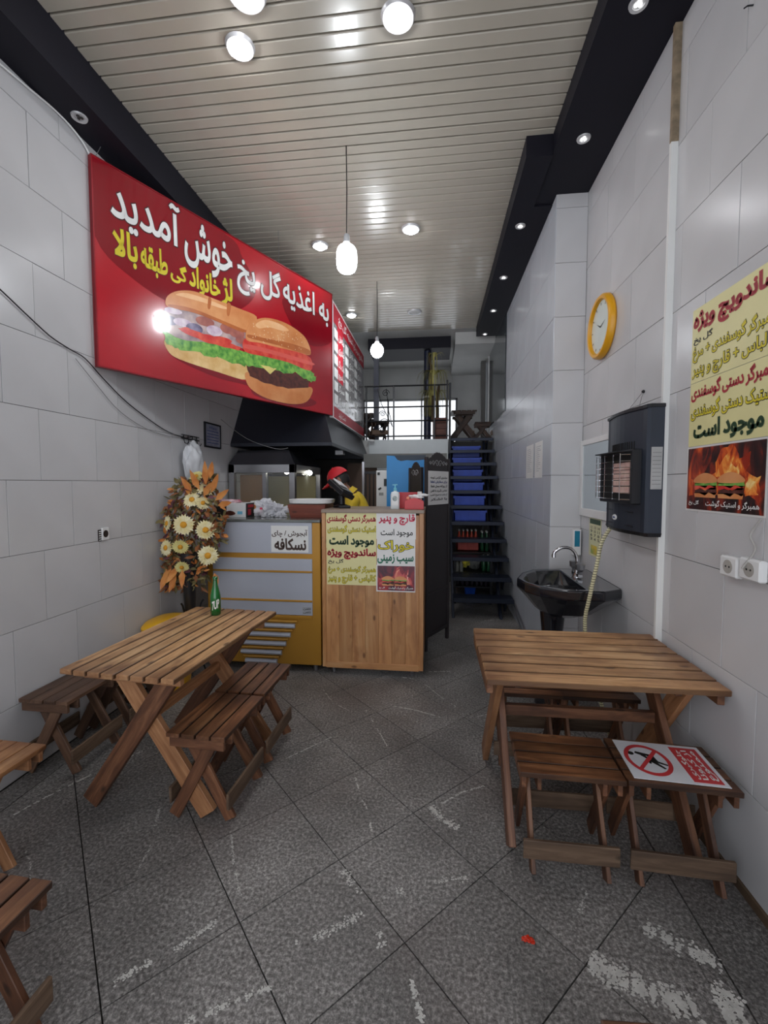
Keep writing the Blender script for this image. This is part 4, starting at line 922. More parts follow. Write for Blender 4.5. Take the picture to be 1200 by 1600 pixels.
mb = MB(); FS.poly(mb, [(0.02*math.cos(t*PI/8), 0.085+0.022*math.sin(t*PI/8)) for t in range(16)], 0.001, 0.0004); mb.build('label_emblem', mat('emblem_grey', (110, 124, 124), 0.4, c2=(180, 190, 190), nscale=60), sb)
tbx = thing('tissue_box', 'red tissue box with curved top on the cash counter', 'box', (-0.17, 3.50, Z2))
pr_ = [(-0.075, 0.001), (0.075, 0.001), (0.075, 0.065)]+[(0.075-0.15*t/10, 0.065+0.026*math.sin(PI*t/10)) for t in range(1, 10)]+[(-0.075, 0.065)]
mb = MB(); mb.prism(pr_, (-0.165, 3.46, Z2), EX, EZ, EY, 0, 0.10); mb.build('body', mat('box_red', (204, 40, 48), 0.35), tbx, bevel=0.001)
mb = MB(); mb.add(*ico((-0.15, 3.51, Z2+0.10), 0.05, 3, 1.3, 0.5, 0.32, 0.5, 2.2, 3)); mb.add(*ico((-0.10, 3.51, Z2+0.115), 0.03, 3, 1.5, 0.5, 0.4, 0.4, 2.2, 6)); mb.build('tissue', M_white, tbx, smooth=True)
mb = MB(); mb.add(*ico((-0.215, 3.475, Z2+0.09), 0.015, 2, 1, 0.5, 1)); mb.build('ornament', mat('salmon', (240, 150, 120), 0.5), tbx)
rbk = thing('card_stand', 'red rectangular board standing behind the tissue box', 'stand', (-0.22, 3.62, Z2))
bx(-0.30, -0.13, 3.61, 3.64, Z2+0.001, Z2+0.135).build('board', mat('board_red', (190, 32, 44), 0.4), rbk, bevel=0.002)
bx(-0.145, -0.11, 3.60, 3.66, Z2+0.001, Z2+0.14).build('side_holder', M_offwhite, rbk, bevel=0.002)

# ---- dark folding screen right of counter
M_scr = mat('screen_brown', (44, 38, 40), 0.5, nscale=4, bump=0.1)
def wing(p, q, z0, z1, label, deco=True):
    p = Vector((p[0], p[1], 0)); q = Vector((q[0], q[1], 0)); d = (q-p).normalized(); n_ = Vector((d.y, -d.x, 0)); L = (q-p).length
    t = thing('folding_screen', label, 'screen', ((p.x+q.x)/2, (p.y+q.y)/2, 0))
    f = Face((p.x, p.y, 0), d)
    mb = MB(); f.slab(mb, 0.02, L-0.02, 0.13, z1-0.10, -0.012, 0.0); mb.build('panel', M_scr, t)
    mb = MB(); f.slab(mb, 0, 0.03, 0.0, z1-0.02, -0.022, 0.010); mb.build('post', M_scr, t, bevel=0.003)
    mb = MB(); f.slab(mb, L-0.03, L, 0.0, z1-0.02, -0.022, 0.010); mb.build('post', M_scr, t, bevel=0.003)
    mb = MB(); f.slab(mb, 0.03, L-0.03, 0.12, 0.15, -0.02, 0.008); mb.build('rail', M_scr, t, bevel=0.002)
    mb = MB(); f.slab(mb, 0.03, L-0.03, 0.52, 0.54, -0.014, 0.006); mb.build('rail', M_scr, t, bevel=0.002)
    k_ = 16; crest = [(0.03, z1-0.12), (L-0.03, z1-0.12)]+[(L-0.03-(L-0.06)*i/k_, z1-0.05+0.075*math.sin(PI*i/k_)+0.008*(i % 2)) for i in range(k_+1)]
    mb = MB(); f.poly(mb, crest, -0.014, 0.016); mb.build('crest', M_scr, t)
    if deco:
        mb = MB(); cx0 = L/2
        for s_ in (-1, 1):
            for r_, c0 in ((0.038, 0.03), (0.028, 0.10), (0.02, 0.155)):
                if c0+r_ > L/2-0.02: continue
                mb.tube([f.P(cx0+s_*(c0+r_*(1-a/16)*math.cos(a*0.55)), z1-0.075+r_*(1-a/16)*math.sin(a*0.55), 0.004) for a in range(15)], 0.003, 5)
        mb.build('scrollwork', mat('scroll_grey', (150, 150, 152), 0.4), t)
    return t, f, L
ws, FW, WL = wing((-0.082, 3.95), (0.138, 4.35), 0, 1.81, 'dark brown folding screen wing with scroll crest right of cash counter')
wing((-0.25, 4.24), (-0.125, 4.02), 0, 1.72, 'narrow rear wing of dark screen in front of blue board')
# paper notice on screen
a = FW.at(667, 786); b = FW.at(699, 737)
pn = note(FW, 'paper_notice', 'handwritten-style white notice taped on the dark screen', a[0], b[0], a[1]-0.02, b[1], M_wpaper, h=0.012, cat='notice')
mb = MB(); mb2 = MB(); Hh = b[1]-a[1]; W_ = b[0]-a[0]
for i, s_ in enumerate(('مشتری گرامی توجه', 'برای سفارش لطفا', 'از روزانه محل فعلا', 'تماس بگیرید با تلفن', 'از ساعت ده صبح تا شب', 'با تشکر')):
    yy = b[1]-0.035-(i+1)*(Hh/7.2); FW.text(mb2 if i == 1 else mb, s_, a[0]+W_*0.1, b[0]-W_*0.08, yy, yy+Hh/10, 0.0145, 0.03)
mb.build('lettering', M_blk_t, pn, fix=False); mb2.build('blue_lettering', M_blu_t, pn, fix=False)

bb_ = thing('blue_board', 'tall bright blue board with torn upper edge behind the counter', 'board', (-0.32, 4.62, 0))
pr_ = [(-0.513, 0.0), (-0.10, 0.0), (-0.10, 1.80), (-0.16, 1.795), (-0.22, 1.79), (-0.30, 1.795), (-0.36, 1.785), (-0.40, 1.80), (-0.43, 1.84), (-0.513, 1.845)]
mb = MB(); mb.prism(pr_, (0, 4.62, 0), EX, EZ, -EY, -0.012, 0.012); mb.build('sheet', mat('cyan_blue', (28, 138, 210), 0.4, var=0.04, nscale=3), bb_)
bx(-0.513, -0.10, 4.635, 4.66, 0.0, 1.85).build('backing', mat('grey_backing', (62, 72, 84), 0.6), bb_)
fg = thing('control_cabinet', 'white metal cabinet with dark switches left of the blue board', 'cabinet', (-0.55, 4.95, 0))
bx(-0.64, -0.46, 4.72, 5.2, 0.0, 1.69).build('body', M_white, fg, bevel=0.004)
mb = MB(); FF = Face((0, 4.72, 0), (1, 0, 0)); FF.slab(mb, -0.625, -0.60, 1.64, 1.67, 0, 0.01); FF.slab(mb, -0.555, -0.52, 1.52, 1.60, 0, 0.01); FF.poly(mb, [(-0.62, 1.49), (-0.59, 1.51), (-0.58, 1.495), (-0.61, 1.475)], 0, 0.01); mb.build('switch', M_blk_t, fg)
mb = MB(); FF.slab(mb, -0.61, -0.56, 1.42, 1.45, 0, 0.004); mb.build('plate', mat('plate_grey', (150, 150, 150), 0.4), fg)
rk = thing('wire_rack', 'dark rack of upright metal bars behind the cashier', 'rack', (-0.76, 5.05, 0))
mb = MB()
for i in range(5): mb.tube([(-0.80+i*0.045, 5.0, 0.0), (-0.80+i*0.045, 5.0, 1.67)], 0.007, 6)
mb.build('bar', M_black, rk)
bx(-0.84, -0.815, 4.98, 5.02, 0.0, 1.80).build('post', M_steel, rk); mb = MB(); mb.box(-0.84, -0.61, 4.99, 5.01, 1.66, 1.69); mb.box(-0.84, -0.61, 4.99, 5.01, 1.0, 1.02); mb.build('rail', M_black, rk)
dr = bx(-1.30, -0.86, 6.4, 6.44, 0, 1.85).build('door_1', mat('brown_door', (92, 70, 56), 0.6, nscale=2)); tag(dr, 'dull brown door panel at the back of the kitchen', 'door', kind='structure')
struct('trim_9', bx(-1.04, XF-0.75, 6.3, 6.38, 1.78, 1.98), mat('kitchen_beam', (120, 120, 116), 0.6), 'grey beam across the kitchen above cashier head', 'trim')

# ================================================================ FOLK: the cashier
def skin_obj(name, verts, edges, radii, m, parent, root=0, sub=2, extra=None):
    me = bpy.data.meshes.new(name); me.from_pydata(verts, edges, []); o = bpy.data.objects.new(name, me); COL.objects.link(o)
    md = o.modifiers.new('s', 'SKIN'); md.use_smooth_shade = True; md.branch_smoothing = 0.6
    for i, r_ in enumerate(radii):
        sv = me.skin_vertices[0].data[i]; sv.radius = r_ if isinstance(r_, tuple) else (r_, r_); sv.use_root = (i == root)
    ms = o.modifiers.new('u', 'SUBSURF'); ms.levels = sub; ms.render_levels = sub
    dg = bpy.context.evaluated_depsgraph_get(); m2 = bpy.data.meshes.new_from_object(o.evaluated_get(dg))
    bpy.data.objects.remove(o)
    mb = MB(); mb.add([v.co.copy() for v in m2.vertices], [list(p.vertices) for p in m2.polygons])
    if extra:
        for vs, fs in extra: mb.add(vs, fs)
    bpy.data.meshes.remove(m2)
    return mb.build(name, m, parent, smooth=True)
PX, PY = -0.70, 4.30
mn_ = thing('person', 'person in red cap and yellow shirt bending over the cash register', 'person', (PX, PY, 0))
J = dict(pel=(PX+0.02, PY, 0.95), wai=(PX, PY, 1.08), che=(PX-0.06, PY, 1.27), nb=(PX-0.115, PY, 1.415), nk=(PX-0.175, PY-0.01, 1.48), hd=(PX-0.235, PY-0.01, 1.555),
 shl=(PX-0.09, PY+0.17, 1.37), ell=(PX-0.20, PY+0.24, 1.15), wrl=(PX-0.36, PY+0.06, 1.20), hal=(PX-0.42, PY+0.02, 1.22),
 shr=(PX-0.09, PY-0.17, 1.37), elr=(PX-0.14, PY-0.27, 1.19), wrr=(PX-0.24, PY-0.44, 1.34), har=(PX-0.26, PY-0.50, 1.375),
 hpl=(PX+0.02, PY+0.09, 0.92), knl=(PX, PY+0.11, 0.50), anl=(PX+0.04, PY+0.12, 0.09), tol=(PX-0.10, PY+0.13, 0.03),
 hpr=(PX+0.02, PY-0.09, 0.92), knr=(PX-0.02, PY-0.11, 0.50), anr=(PX+0.04, PY-0.12, 0.09), tor=(PX-0.10, PY-0.13, 0.03))
K = list(J); ix = {k_: i for i, k_ in enumerate(K)}
E_ = [('pel','wai'),('wai','che'),('che','nb'),('nb','nk'),('nk','hd'),('nb','shl'),('shl','ell'),('ell','wrl'),('wrl','hal'),('nb','shr'),('shr','elr'),('elr','wrr'),('wrr','har'),
      ('pel','hpl'),('hpl','knl'),('knl','anl'),('anl','tol'),('pel','hpr'),('hpr','knr'),('knr','anr'),('anr','tor')]
RD = dict(pel=0.125, wai=0.11, che=0.125, nb=0.07, nk=0.052, hd=0.05, shl=0.055, ell=0.04, wrl=0.026, hal=0.03, shr=0.055, elr=0.04, wrr=0.026, har=0.03,
          hpl=0.085, knl=0.055, anl=0.038, tol=0.03, hpr=0.085, knr=0.055, anr=0.038, tor=0.03)
M_skin = mat('skin', (148, 104, 82), 0.5, var=0.06, nscale=12)
# head: shaped ellipsoid looking left and down
HC = Vector((PX-0.255, PY-0.01, 1.585)); HR = Matrix.Rotation(R(28), 4, 'Y').inverted()
def headpt(p):   # local head: -x is the face direction
    return HC+(Matrix.Rotation(R(-32), 4, 'Y') @ Vector(p))
vs, fs = ico((0,0,0), 1.0, 4); hv = []
for p in vs:
    x, y_, z = p
    q = Vector((x*0.098, y_*0.076, z*0.115))
    if z < -0.2 and x > 0: q.x *= 0.8
    if z < -0.5: q.y *= 0.85; q.x -= 0.012
    q.x -= 0.030*math.exp(-((y_/0.16)**2+((z+0.08)/0.22)**2))*(x < 0)          # nose
    q.x -= 0.008*math.exp(-((y_/0.3)**2+((z+0.52)/0.12)**2))*(x < 0)           # lips
    q.x -= 0.010*math.exp(-((y_/0.4)**2+((z+0.85)/0.15)**2))*(x < 0)           # chin
    for s_ in (-1, 1): q.x += 0.010*math.exp(-(((y_-s_*0.4)/0.2)**2+((z-0.10)/0.14)**2))*(x < 0)   # eye sockets
    hv.append(headpt(q))
ears = []
for s_ in (-1, 1):
    ev, ef = ico((0,0,0), 1.0, 2); ears.append(([headpt((0.012+v[0]*0.018, s_*0.078+v[1]*0.008, -0.01+v[2]*0.032)) for v in ev], ef))
# fingers
fing = []
for base, dirv in ((J['har'], Vector((-0.25, -0.75, 0.2)).normalized()), (J['hal'], Vector((-0.9, -0.3, 0.0)).normalized())):
    base = Vector(base); sd_ = dirv.cross(Vector((0,0,1))).normalized()
    for i, (o_, L_) in enumerate(((-0.024, 0.066), (-0.008, 0.076), (0.008, 0.072), (0.023, 0.056))):
        p0 = base+sd_*o_+dirv*0.01; p1 = p0+dirv*L_*0.5+Vector((0,0,0.006)); p2 = p1+dirv*L_*0.4-Vector((0,0,0.016)); m_ = MB().tube([p0, p1, p2, p2+dirv*0.006-Vector((0,0,0.008))], [0.009, 0.0085, 0.0075, 0.004], 8); fing.append((m_.v, m_.f))
    p0 = base+sd_*0.026-dirv*0.01; m_ = MB().tube([p0, p0+sd_*0.022+dirv*0.02, p0+sd_*0.028+dirv*0.045], [0.010, 0.009, 0.006], 8); fing.append((m_.v, m_.f))
skin_obj('body', [J[k_] for k_ in K], [(ix[a_], ix[b_]) for a_, b_ in E_], [RD[k_] for k_ in K], M_skin, mn_, 0, 2, [(hv, fs)]+ears+fing)
KS = ['wai','pel','che','nb','shl','ell','shr','elr','sl','sr','col']
JS = dict(J); JS['pel'] = (PX+0.02, PY, 0.90); JS['sl'] = tuple(Vector(J['ell']).lerp(Vector(J['wrl']), 0.6)); JS['sr'] = tuple(Vector(J['elr']).lerp(Vector(J['wrr']), 0.6)); JS['col'] = tuple(Vector(J['nb']).lerp(Vector(J['nk']), 0.35))
si = {k_: i for i, k_ in enumerate(KS)}
RS = dict(pel=(0.155,0.15), wai=(0.15,0.14), che=(0.165,0.15), nb=(0.10,0.085), shl=0.082, ell=0.062, sl=0.048, shr=0.082, elr=0.062, sr=0.048, col=0.072)
shirt = skin_obj('shirt', [JS[k_] for k_ in KS], [(si[a_], si[b_]) for a_, b_ in (('pel','wai'),('wai','che'),('che','nb'),('nb','col'),('nb','shl'),('shl','ell'),('ell','sl'),('nb','shr'),('shr','elr'),('elr','sr'))], [RS[k_] for k_ in KS], mat('shirt_yellow', (222, 188, 40), 0.7, var=0.1, nscale=7, bump=0.6, bscale=14), mn_, si['pel'])
cc = Vector(J['nk']); ax_ = (Vector(J['nk'])-Vector(J['nb'])).normalized()
def ringat(c0, axis, r_, n_=20):
    a_ = axis.cross(Vector((0,1,0))).normalized(); b_ = axis.cross(a_)
    return [c0+a_*r_*math.cos(t*2*PI/n_)+b_*r_*math.sin(t*2*PI/n_)*1.05 for t in range(n_)]
cn = cc-ax_*0.045
MB().loft([ringat(cn, ax_, 0.062), ringat(cn+ax_*0.04, ax_, 0.064), ringat(cn+ax_*0.042, ax_, 0.070), ringat(cn-ax_*0.015, ax_, 0.088)], cap=False).build('collar', MATS['shirt_yellow'], mn_, smooth=True)
KT = ['pel','hpl','knl','anl','hpr','knr','anr']; ti = {k_: i for i, k_ in enumerate(KT)}
RT = dict(pel=0.15, hpl=0.105, knl=0.075, anl=0.06, hpr=0.105, knr=0.075, anr=0.06)
JT = dict(J); JT['anl'] = (J['anl'][0], J['anl'][1], 0.12); JT['anr'] = (J['anr'][0], J['anr'][1], 0.12)
skin_obj('trousers', [JT[k_] for k_ in KT], [(ti[a_], ti[b_]) for a_, b_ in (('pel','hpl'),('hpl','knl'),('knl','anl'),('pel','hpr'),('hpr','knr'),('knr','anr'))], [RT[k_] for k_ in KT], mat('trousers_dark', (34, 36, 46), 0.8), mn_, 0)
mb = MB()
for s_, k_ in ((1, 'l'), (-1, 'r')):
    a_ = Vector(J['an'+k_]); t_ = Vector(J['to'+k_]); mb.add(*ico((a_+t_)/2-Vector((0,0,0.015)), 0.07, 3, 1.9, 0.75, 0.62))
for v in mb.v: v.z = max(v.z, 0.001)
mb.build('shoes', M_black, mn_, smooth=True)
# hair (back and sides) and cap
vs, fs = ico((0,0,0), 1.0, 4)
hairf = []; keep = {}
for f in fs:
    c = sum((Vector(vs[i]) for i in f), Vector())/3
    if c.x > -0.15+0.55*max(0, -c.z) and c.z > -0.55: hairf.append(f)
mb = MB(); mb.add([headpt((v[0]*0.103, v[1]*0.081, v[2]*0.117)) for v in vs], hairf); mb.build('hair', mat('hair_black', (24, 19, 18), 0.6, bump=0.6, bscale=120), mn_, smooth=True, fix=False)
capf = [f for f in fs if min(vs[i][2] for i in f) > 0.12]
cp = MB(); cp.add([headpt((v[0]*0.116+0.002, v[1]*0.091, 0.018+v[2]*0.118)) for v in vs], capf)
cpo = cp.build('cap', mat('cap_red', (204, 26, 40), 0.6, bump=0.2, bscale=200), mn_, smooth=True, fix=False)
ro = []; n_ = 14
for i in range(n_+1):
    t = -1+2*i/n_; ya = 0.086*t; xa = -0.115*math.sqrt(max(0, 1-(t*0.95)**2)); xb = xa-0.085*math.sqrt(max(0, 1-t*t*0.9)); ro.append((headpt((xa*0.92, ya, 0.034)), headpt((xb, ya*0.92, 0.016-0.012*abs(t))), headpt((xb, ya*0.92, 0.011-0.012*abs(t))), headpt((xa*0.92, ya, 0.028))))
mb = MB(); vs_ = [p for r_ in ro for p in r_]; mb.add(vs_, [(i*4+k_, i*4+(k_+1) % 4, (i+1)*4+(k_+1) % 4, (i+1)*4+k_) for i in range(n_) for k_ in range(4)]); mb.build('brim', MATS['cap_red'], cpo, smooth=True)
mb = MB(); mb.add(*ico(headpt((0.002, 0, 0.137)), 0.008, 2)); mb.build('button', MATS['cap_red'], cpo, smooth=True)
mb = MB()
for s_ in (-1, 1): mb.add(*ico(headpt((-0.083, s_*0.030, 0.012)), 0.011, 2))
mb.build('eyes', mat('eye_dark', (30, 22, 20), 0.3), mn_, smooth=True)

# ================================================================ STAIRS with crates below
st = thing('staircase', 'steep dark steel open staircase rising to the mezzanine on the right', 'stairs', (0.55, 6.0, 0))
NS = 11
for k in range(NS):
    y_ = 5.02+0.2*k; z_ = 0.234+0.203*k
    mb = MB(); mb.box(0.215, 0.895, y_-0.03, y_+0.19, z_-0.028, z_)
    mb.box(0.215, 0.895, y_-0.035, y_-0.02, z_-0.045, z_+0.002)
    mb.build('tread', M_navy, st, bevel=0.003)
    mb = MB(); mb.prism([(y_+0.0, z_-0.03), (y_+0.19, z_-0.03), (y_+0.15, z_-0.17), (y_+0.10, z_-0.17)], (0.80, 0, 0), EY, EZ, EX, 0, 0.02); mb.build('bracket', M_navy, st)
for x_ in (0.20, 0.74):
    mb = MB(); mb.bar((x_+0.02, 5.0, 0.0), (x_+0.02, 7.1, 2.13), 0.03, 0.12, up=(1,0,0)) if False else mb.prism([(5.0, 0.0), (5.13, 0.0), (7.12, 2.06), (7.12, 2.2), (7.05, 2.22)], (x_, 0, 0), EY, EZ, EX, 0, 0.03); mb.build('stringer', M_navy, st, bevel=0.003)
mb = MB(); mb.box(0.20, 0.235, 6.86, 6.90, 0, 3.10); mb.build('newel_post', M_black, st)

M_blue = mat('crate_blue', (36, 72, 182), 0.45, var=0.1)
def crate(x0, x1, y0, y1, z0, z1, m, label, group, ribs=3):
    t = thing('bottle_crate', label, 'crate', ((x0+x1)/2, (y0+y1)/2, z0), 0, group)
    th = 0.012; mb = MB(); mb.box(x0, x1, y0, y0+th, z0, z1-0.03); mb.box(x0, x1, y1-th, y1, z0, z1); mb.box(x0, x0+th, y0, y1, z0, z1); mb.box(x1-th, x1, y0, y1, z0, z1); mb.box(x0, x1, y0, y1, z0, z0+0.01)
    mb.build('shell', m, t)
    mb = MB(); mb.box(x0-0.006, x1+0.006, y0-0.008, y0+0.014, z1-0.035, z1-0.006)
    for i in range(ribs): xx = x0+(x1-x0)*(i+0.5)/ribs; mb.box(xx-0.008, xx+0.008, y0-0.006, y0, z0+0.01, z1-0.04)
    mb.build('rim', m, t)
    return t
gq = 'stacked blue crates under the stairs'
# steel shelf that carries the stacks
sh = thing('crate_shelf', 'black steel shelf frame holding drinks crates under the stairs', 'shelf', (0.5, 6.5, 0))
mb = MB()
for x_ in (0.245, 0.70):
    for y_ in (5.62, 6.6): mb.box(x_, x_+0.03, y_, y_+0.03, 0, 0.64 if y_ < 6 else 0.98)
for zq in (0.22, 0.40): mb.box(0.245, 0.735, 5.60, 6.63, zq, zq+0.012)
mb.box(0.245, 0.735, 5.74, 6.63, 0.64, 0.652); mb.box(0.262, 0.695, 6.03, 6.63, 0.985, 0.998)
mb.build('frame', M_black, sh)
CLB = ['lowest blue crate of the stack behind the stair treads', 'second blue crate up behind the stair treads', 'third blue crate up behind the stair treads', 'fourth blue crate up behind the stair treads', 'fifth blue crate up behind the stair treads', 'topmost blue crate of the stack behind the stairs']
for i in range(6):
    z_ = 1.002+i*0.19; yf = 5.02+(z_+0.185+0.07-0.234)/1.015
    crate(0.262, 0.695, yf, max(yf+0.34, 6.6) if i < 4 else yf+0.30, z_, z_+0.185, M_blue, CLB[i], gq)
M_orb = mat('cola_orange', (196, 74, 40), 0.3, c2=(150, 40, 26), nscale=20); M_grb = mat('bottle_green', (40, 96, 62), 0.15, c2=(24, 60, 40), nscale=10); M_cap = mat('bottle_cap', (190, 190, 186), 0.4)
M_dkb = mat('bottle_dark', (40, 36, 44), 0.12); M_clb = mat('bottle_clear', (150, 150, 142), 0.12)
def bottles(xs, ys, z, h, m, label, group, r=0.026):
    pr = [(r*0.9, 0), (r, 0.006), (r, h*0.55), (r*0.45, h*0.78), (r*0.36, h*0.94), (r*0.42, h*0.95), (r*0.42, h)]
    key = (m.name, h, r)
    first = None
    for y_ in ys:
        for x_ in xs:
            if first is None:
                first = thing('bottle', label, 'bottle', (x_, y_, z), 0, group)
                MB().lathe(pr[:-2], (x_, y_, z), 10).build('bottle_body', m, first, smooth=True)
                MB().lathe([(r*0.45, h*0.93), (r*0.47, h), (0.004, h*1.01)], (x_, y_, z), 8).build('bottle_cap', M_cap, first, smooth=True)
            else:
                c = copy_tree(first); place(c, (x_, y_, z), 0)
cr_ = crate(0.295, 0.585, 5.86, 6.16, 0.654, 0.80, mat('crate_red', (188, 56, 38), 0.45), 'red plastic crate of orange drinks behind the stair treads', 'drinks crates under the stairs')
bottles([0.325, 0.38, 0.435, 0.49, 0.545], [5.90, 5.97], 0.67, 0.26, M_orb, 'orange drink bottle standing in the red crate under the stairs', 'orange drink bottles in the red crate')
bottles([0.625, 0.685], [5.86, 5.92, 5.98], 0.654, 0.26, M_grb, 'green glass bottle beside the red crate under the stairs', 'green bottles beside the red crate')
bottles([0.63, 0.69], [5.70, 5.76], 0.413, 0.21, M_grb, 'green bottle on the middle shelf right of the grey sack under the stairs', 'green bottles on the middle stair shelf')
bottles([0.30, 0.36, 0.42, 0.48, 0.54, 0.60, 0.66], [5.66, 5.73], 0.2335, 0.155, M_dkb, 'dark cola bottle on the lowest shelf under the stairs', 'dark bottles on the lowest stair shelf')
bottles([0.29, 0.34], [5.66], 0.413, 0.17, M_clb, 'clear bottle at left of the middle shelf under the stairs', 'clear bottles on the middle stair shelf')
yb = thing('snack_bag', 'bright yellow packet between bottles under the stairs', 'packet', (0.40, 5.78, 0.413)); mb = MB(); mb.add(*ico((0.40, 5.80, 0.52), 0.055, 3, 1.1, 0.6, 1.3, 0.5, 3, 3)); [setattr(v, 'z', max(v.z, 0.414)) for v in mb.v]; mb.build('packet_film', mat('packet_yellow', (236, 222, 50), 0.4, c2=(150, 150, 90), nscale=14), yb, smooth=True)
yb = thing('grey_sack', 'dull grey crumpled sack on the shelf under the stairs', 'sack', (0.52, 5.78, 0.413)); mb = MB(); mb.add(*ico((0.52, 5.80, 0.49), 0.07, 3, 0.9, 0.7, 1.1, 0.5, 3, 8)); [setattr(v, 'z', max(v.z, 0.414)) for v in mb.v]; mb.build('sack_cloth', mat('sack_grey', (116, 118, 116), 0.6), yb, smooth=True)
bbk = thing('blue_tub', 'bright blue plastic tub on the floor under the stairs', 'tub', (0.47, 5.95, 0)); mb = MB(); mb.loft([[(0.42, 5.88, 0.001), (0.53, 5.88, 0.001), (0.53, 6.1, 0.001), (0.42, 6.1, 0.001)], [(0.40, 5.86, 0.17), (0.55, 5.86, 0.17), (0.55, 6.12, 0.17), (0.40, 6.12, 0.17)]]); mb.build('body', mat('tub_blue', (10, 80, 190), 0.35), bbk, bevel=0.006); bx(0.395, 0.555, 5.852, 6.128, 0.171, 0.185).build('lid', mat('tub_blue', (10, 80, 190), 0.35), bbk)
# loose pipes by the wall
lp = MB()
for i, (a_, b_) in enumerate((((0.86, 4.05, 0.012), (0.885, 5.0, 0.16)), ((0.895, 4.0, 0.012), (0.897, 4.95, 0.20)))): 
    o_ = MB().tube([a_, b_], 0.009, 8).build('metal_rod', M_steel); tag(o_, ['steel rod lying from floor against far wall, nearer the stairs side', 'steel rod lying tight along the far wall foot'][i], 'rod', 'loose rods by the far wall')

# ================================================================ MEZZANINE things
ra = thing('mezzanine_railing', 'black iron railing with scrollwork along the mezzanine edge', 'railing', (-0.4, 6.95, 2.24))
RY = 6.95
def rail(z, x0=-1.13, x1=0.20, r=0.012): MB().tube([(x0, RY, z), (x1, RY, z)], r, 8).build('rail', M_black, ra)
for z in (3.09, 2.76, 2.54, 2.30): rail(z)
for x_ in (-1.10, -0.66, -0.02, 0.18): MB().box(x_-0.012, x_+0.012, RY-0.012, RY+0.012, 2.24, 3.16 if x_ > 0.1 else 3.09).build('post', M_black, ra)
def spiral(cx0, cz0, r0, turns, s_, nm='scroll'):
    MB().tube([(cx0+s_*r0*(1-a/34)*math.cos(a*0.3*turns), RY, cz0+r0*(1-a/34)*math.sin(a*0.3*turns)) for a in range(30)], 0.006, 6).build(nm, M_black, ra)
for c_ in ((-0.79, 2.98, 0.06, 1.2, 1), (-0.84, 2.66, 0.05, 1.3, -1), (-0.82, 2.50, 0.09, 1.0, 1), (-0.85, 2.40, 0.05, 1.4, -1)): spiral(*c_)
MB().tube([(-0.92, RY, 3.05), (-0.86, RY, 2.82), (-0.68, RY, 2.45)], 0.006, 6).build('scroll', M_black, ra); MB().tube([(-0.78, RY, 3.05), (-0.74, RY, 2.7), (-0.68, RY, 2.45)], 0.006, 6).build('scroll', M_black, ra)
c0 = MB().box(-1.03, -0.945, 7.28, 7.36, 2.241, 3.719).build('column_post', mat('post_navy', (34, 40, 62), 0.4)); tag(c0, 'dark navy square post on the mezzanine left, below the pendant bulb', 'post')
c1_ = thing('pipe_column', 'dark navy round column in mezzanine centre wrapped by the plant', 'column', (-0.135, 7.32, 2.24))
MB().lathe([(0.06, 0.001), (0.06, 1.479)], (-0.135, 7.32, 2.24), 16).build('shaft', MATS['post_navy'], c1_, smooth=True); MB().lathe([(0.066, 0.72), (0.066, 0.75)], (-0.135, 7.32, 2.24), 16).build('band', M_white, c1_)
pl = thing('hanging_plant', 'dry olive long-leaved plant arching around the mezzanine column', 'plant', (0.05, 7.1, 2.24))
M_leaf = mat('dry_leaf', (184, 176, 104), 0.6, c2=(130, 124, 66), nscale=9); mb = MB(); rr = random.Random(5)
for i in range(140):
    tier = rr.choice((3.58, 3.30, 3.30, 2.98, 2.98)); a_ = rr.random()*2*PI; L_ = rr.uniform(0.2, 0.34)*(0.6 if tier > 3.5 else 1); x0, y0 = -0.02, 7.16
    dx, dy = math.cos(a_), math.sin(a_)*0.35; P = []
    for q in range(6):
        t = q/5; P.append(Vector((x0+dx*L_*math.sin(t*PI*0.52)*0.95, y0+dy*L_*t*0.8, tier+0.13*math.sin(t*PI*0.8)-0.42*t**2.6)))
    w_ = 0.010
    for q in range(5):
        u_ = Vector((-dy, dx, 0)).normalized()*w_*(1-0.15*q); o_ = len(mb.v)
        mb.v += [P[q]-u_, P[q]+u_, P[q+1]+u_*0.85, P[q+1]-u_*0.85]; mb.f.append([o_, o_+1, o_+2, o_+3]); mb.mi.append(0)
tag(mb.build('leaves', M_leaf, pl, fix=False), None, kind='stuff')
mb = MB(); mb.tube([(-0.05, 7.18, 2.55), (-0.06, 7.2, 3.0), (-0.08, 7.2, 3.45), (-0.12, 7.2, 3.66)], [0.03, 0.028, 0.022, 0.012], 8); mb.tube([(0.03, 7.15, 2.55), (0.02, 7.16, 2.9), (0.05, 7.15, 3.12)], [0.03, 0.026, 0.02], 8); mb.build('trunk', mat('trunk', (84, 66, 44), 0.8, bump=0.6, bscale=40), pl, smooth=True)
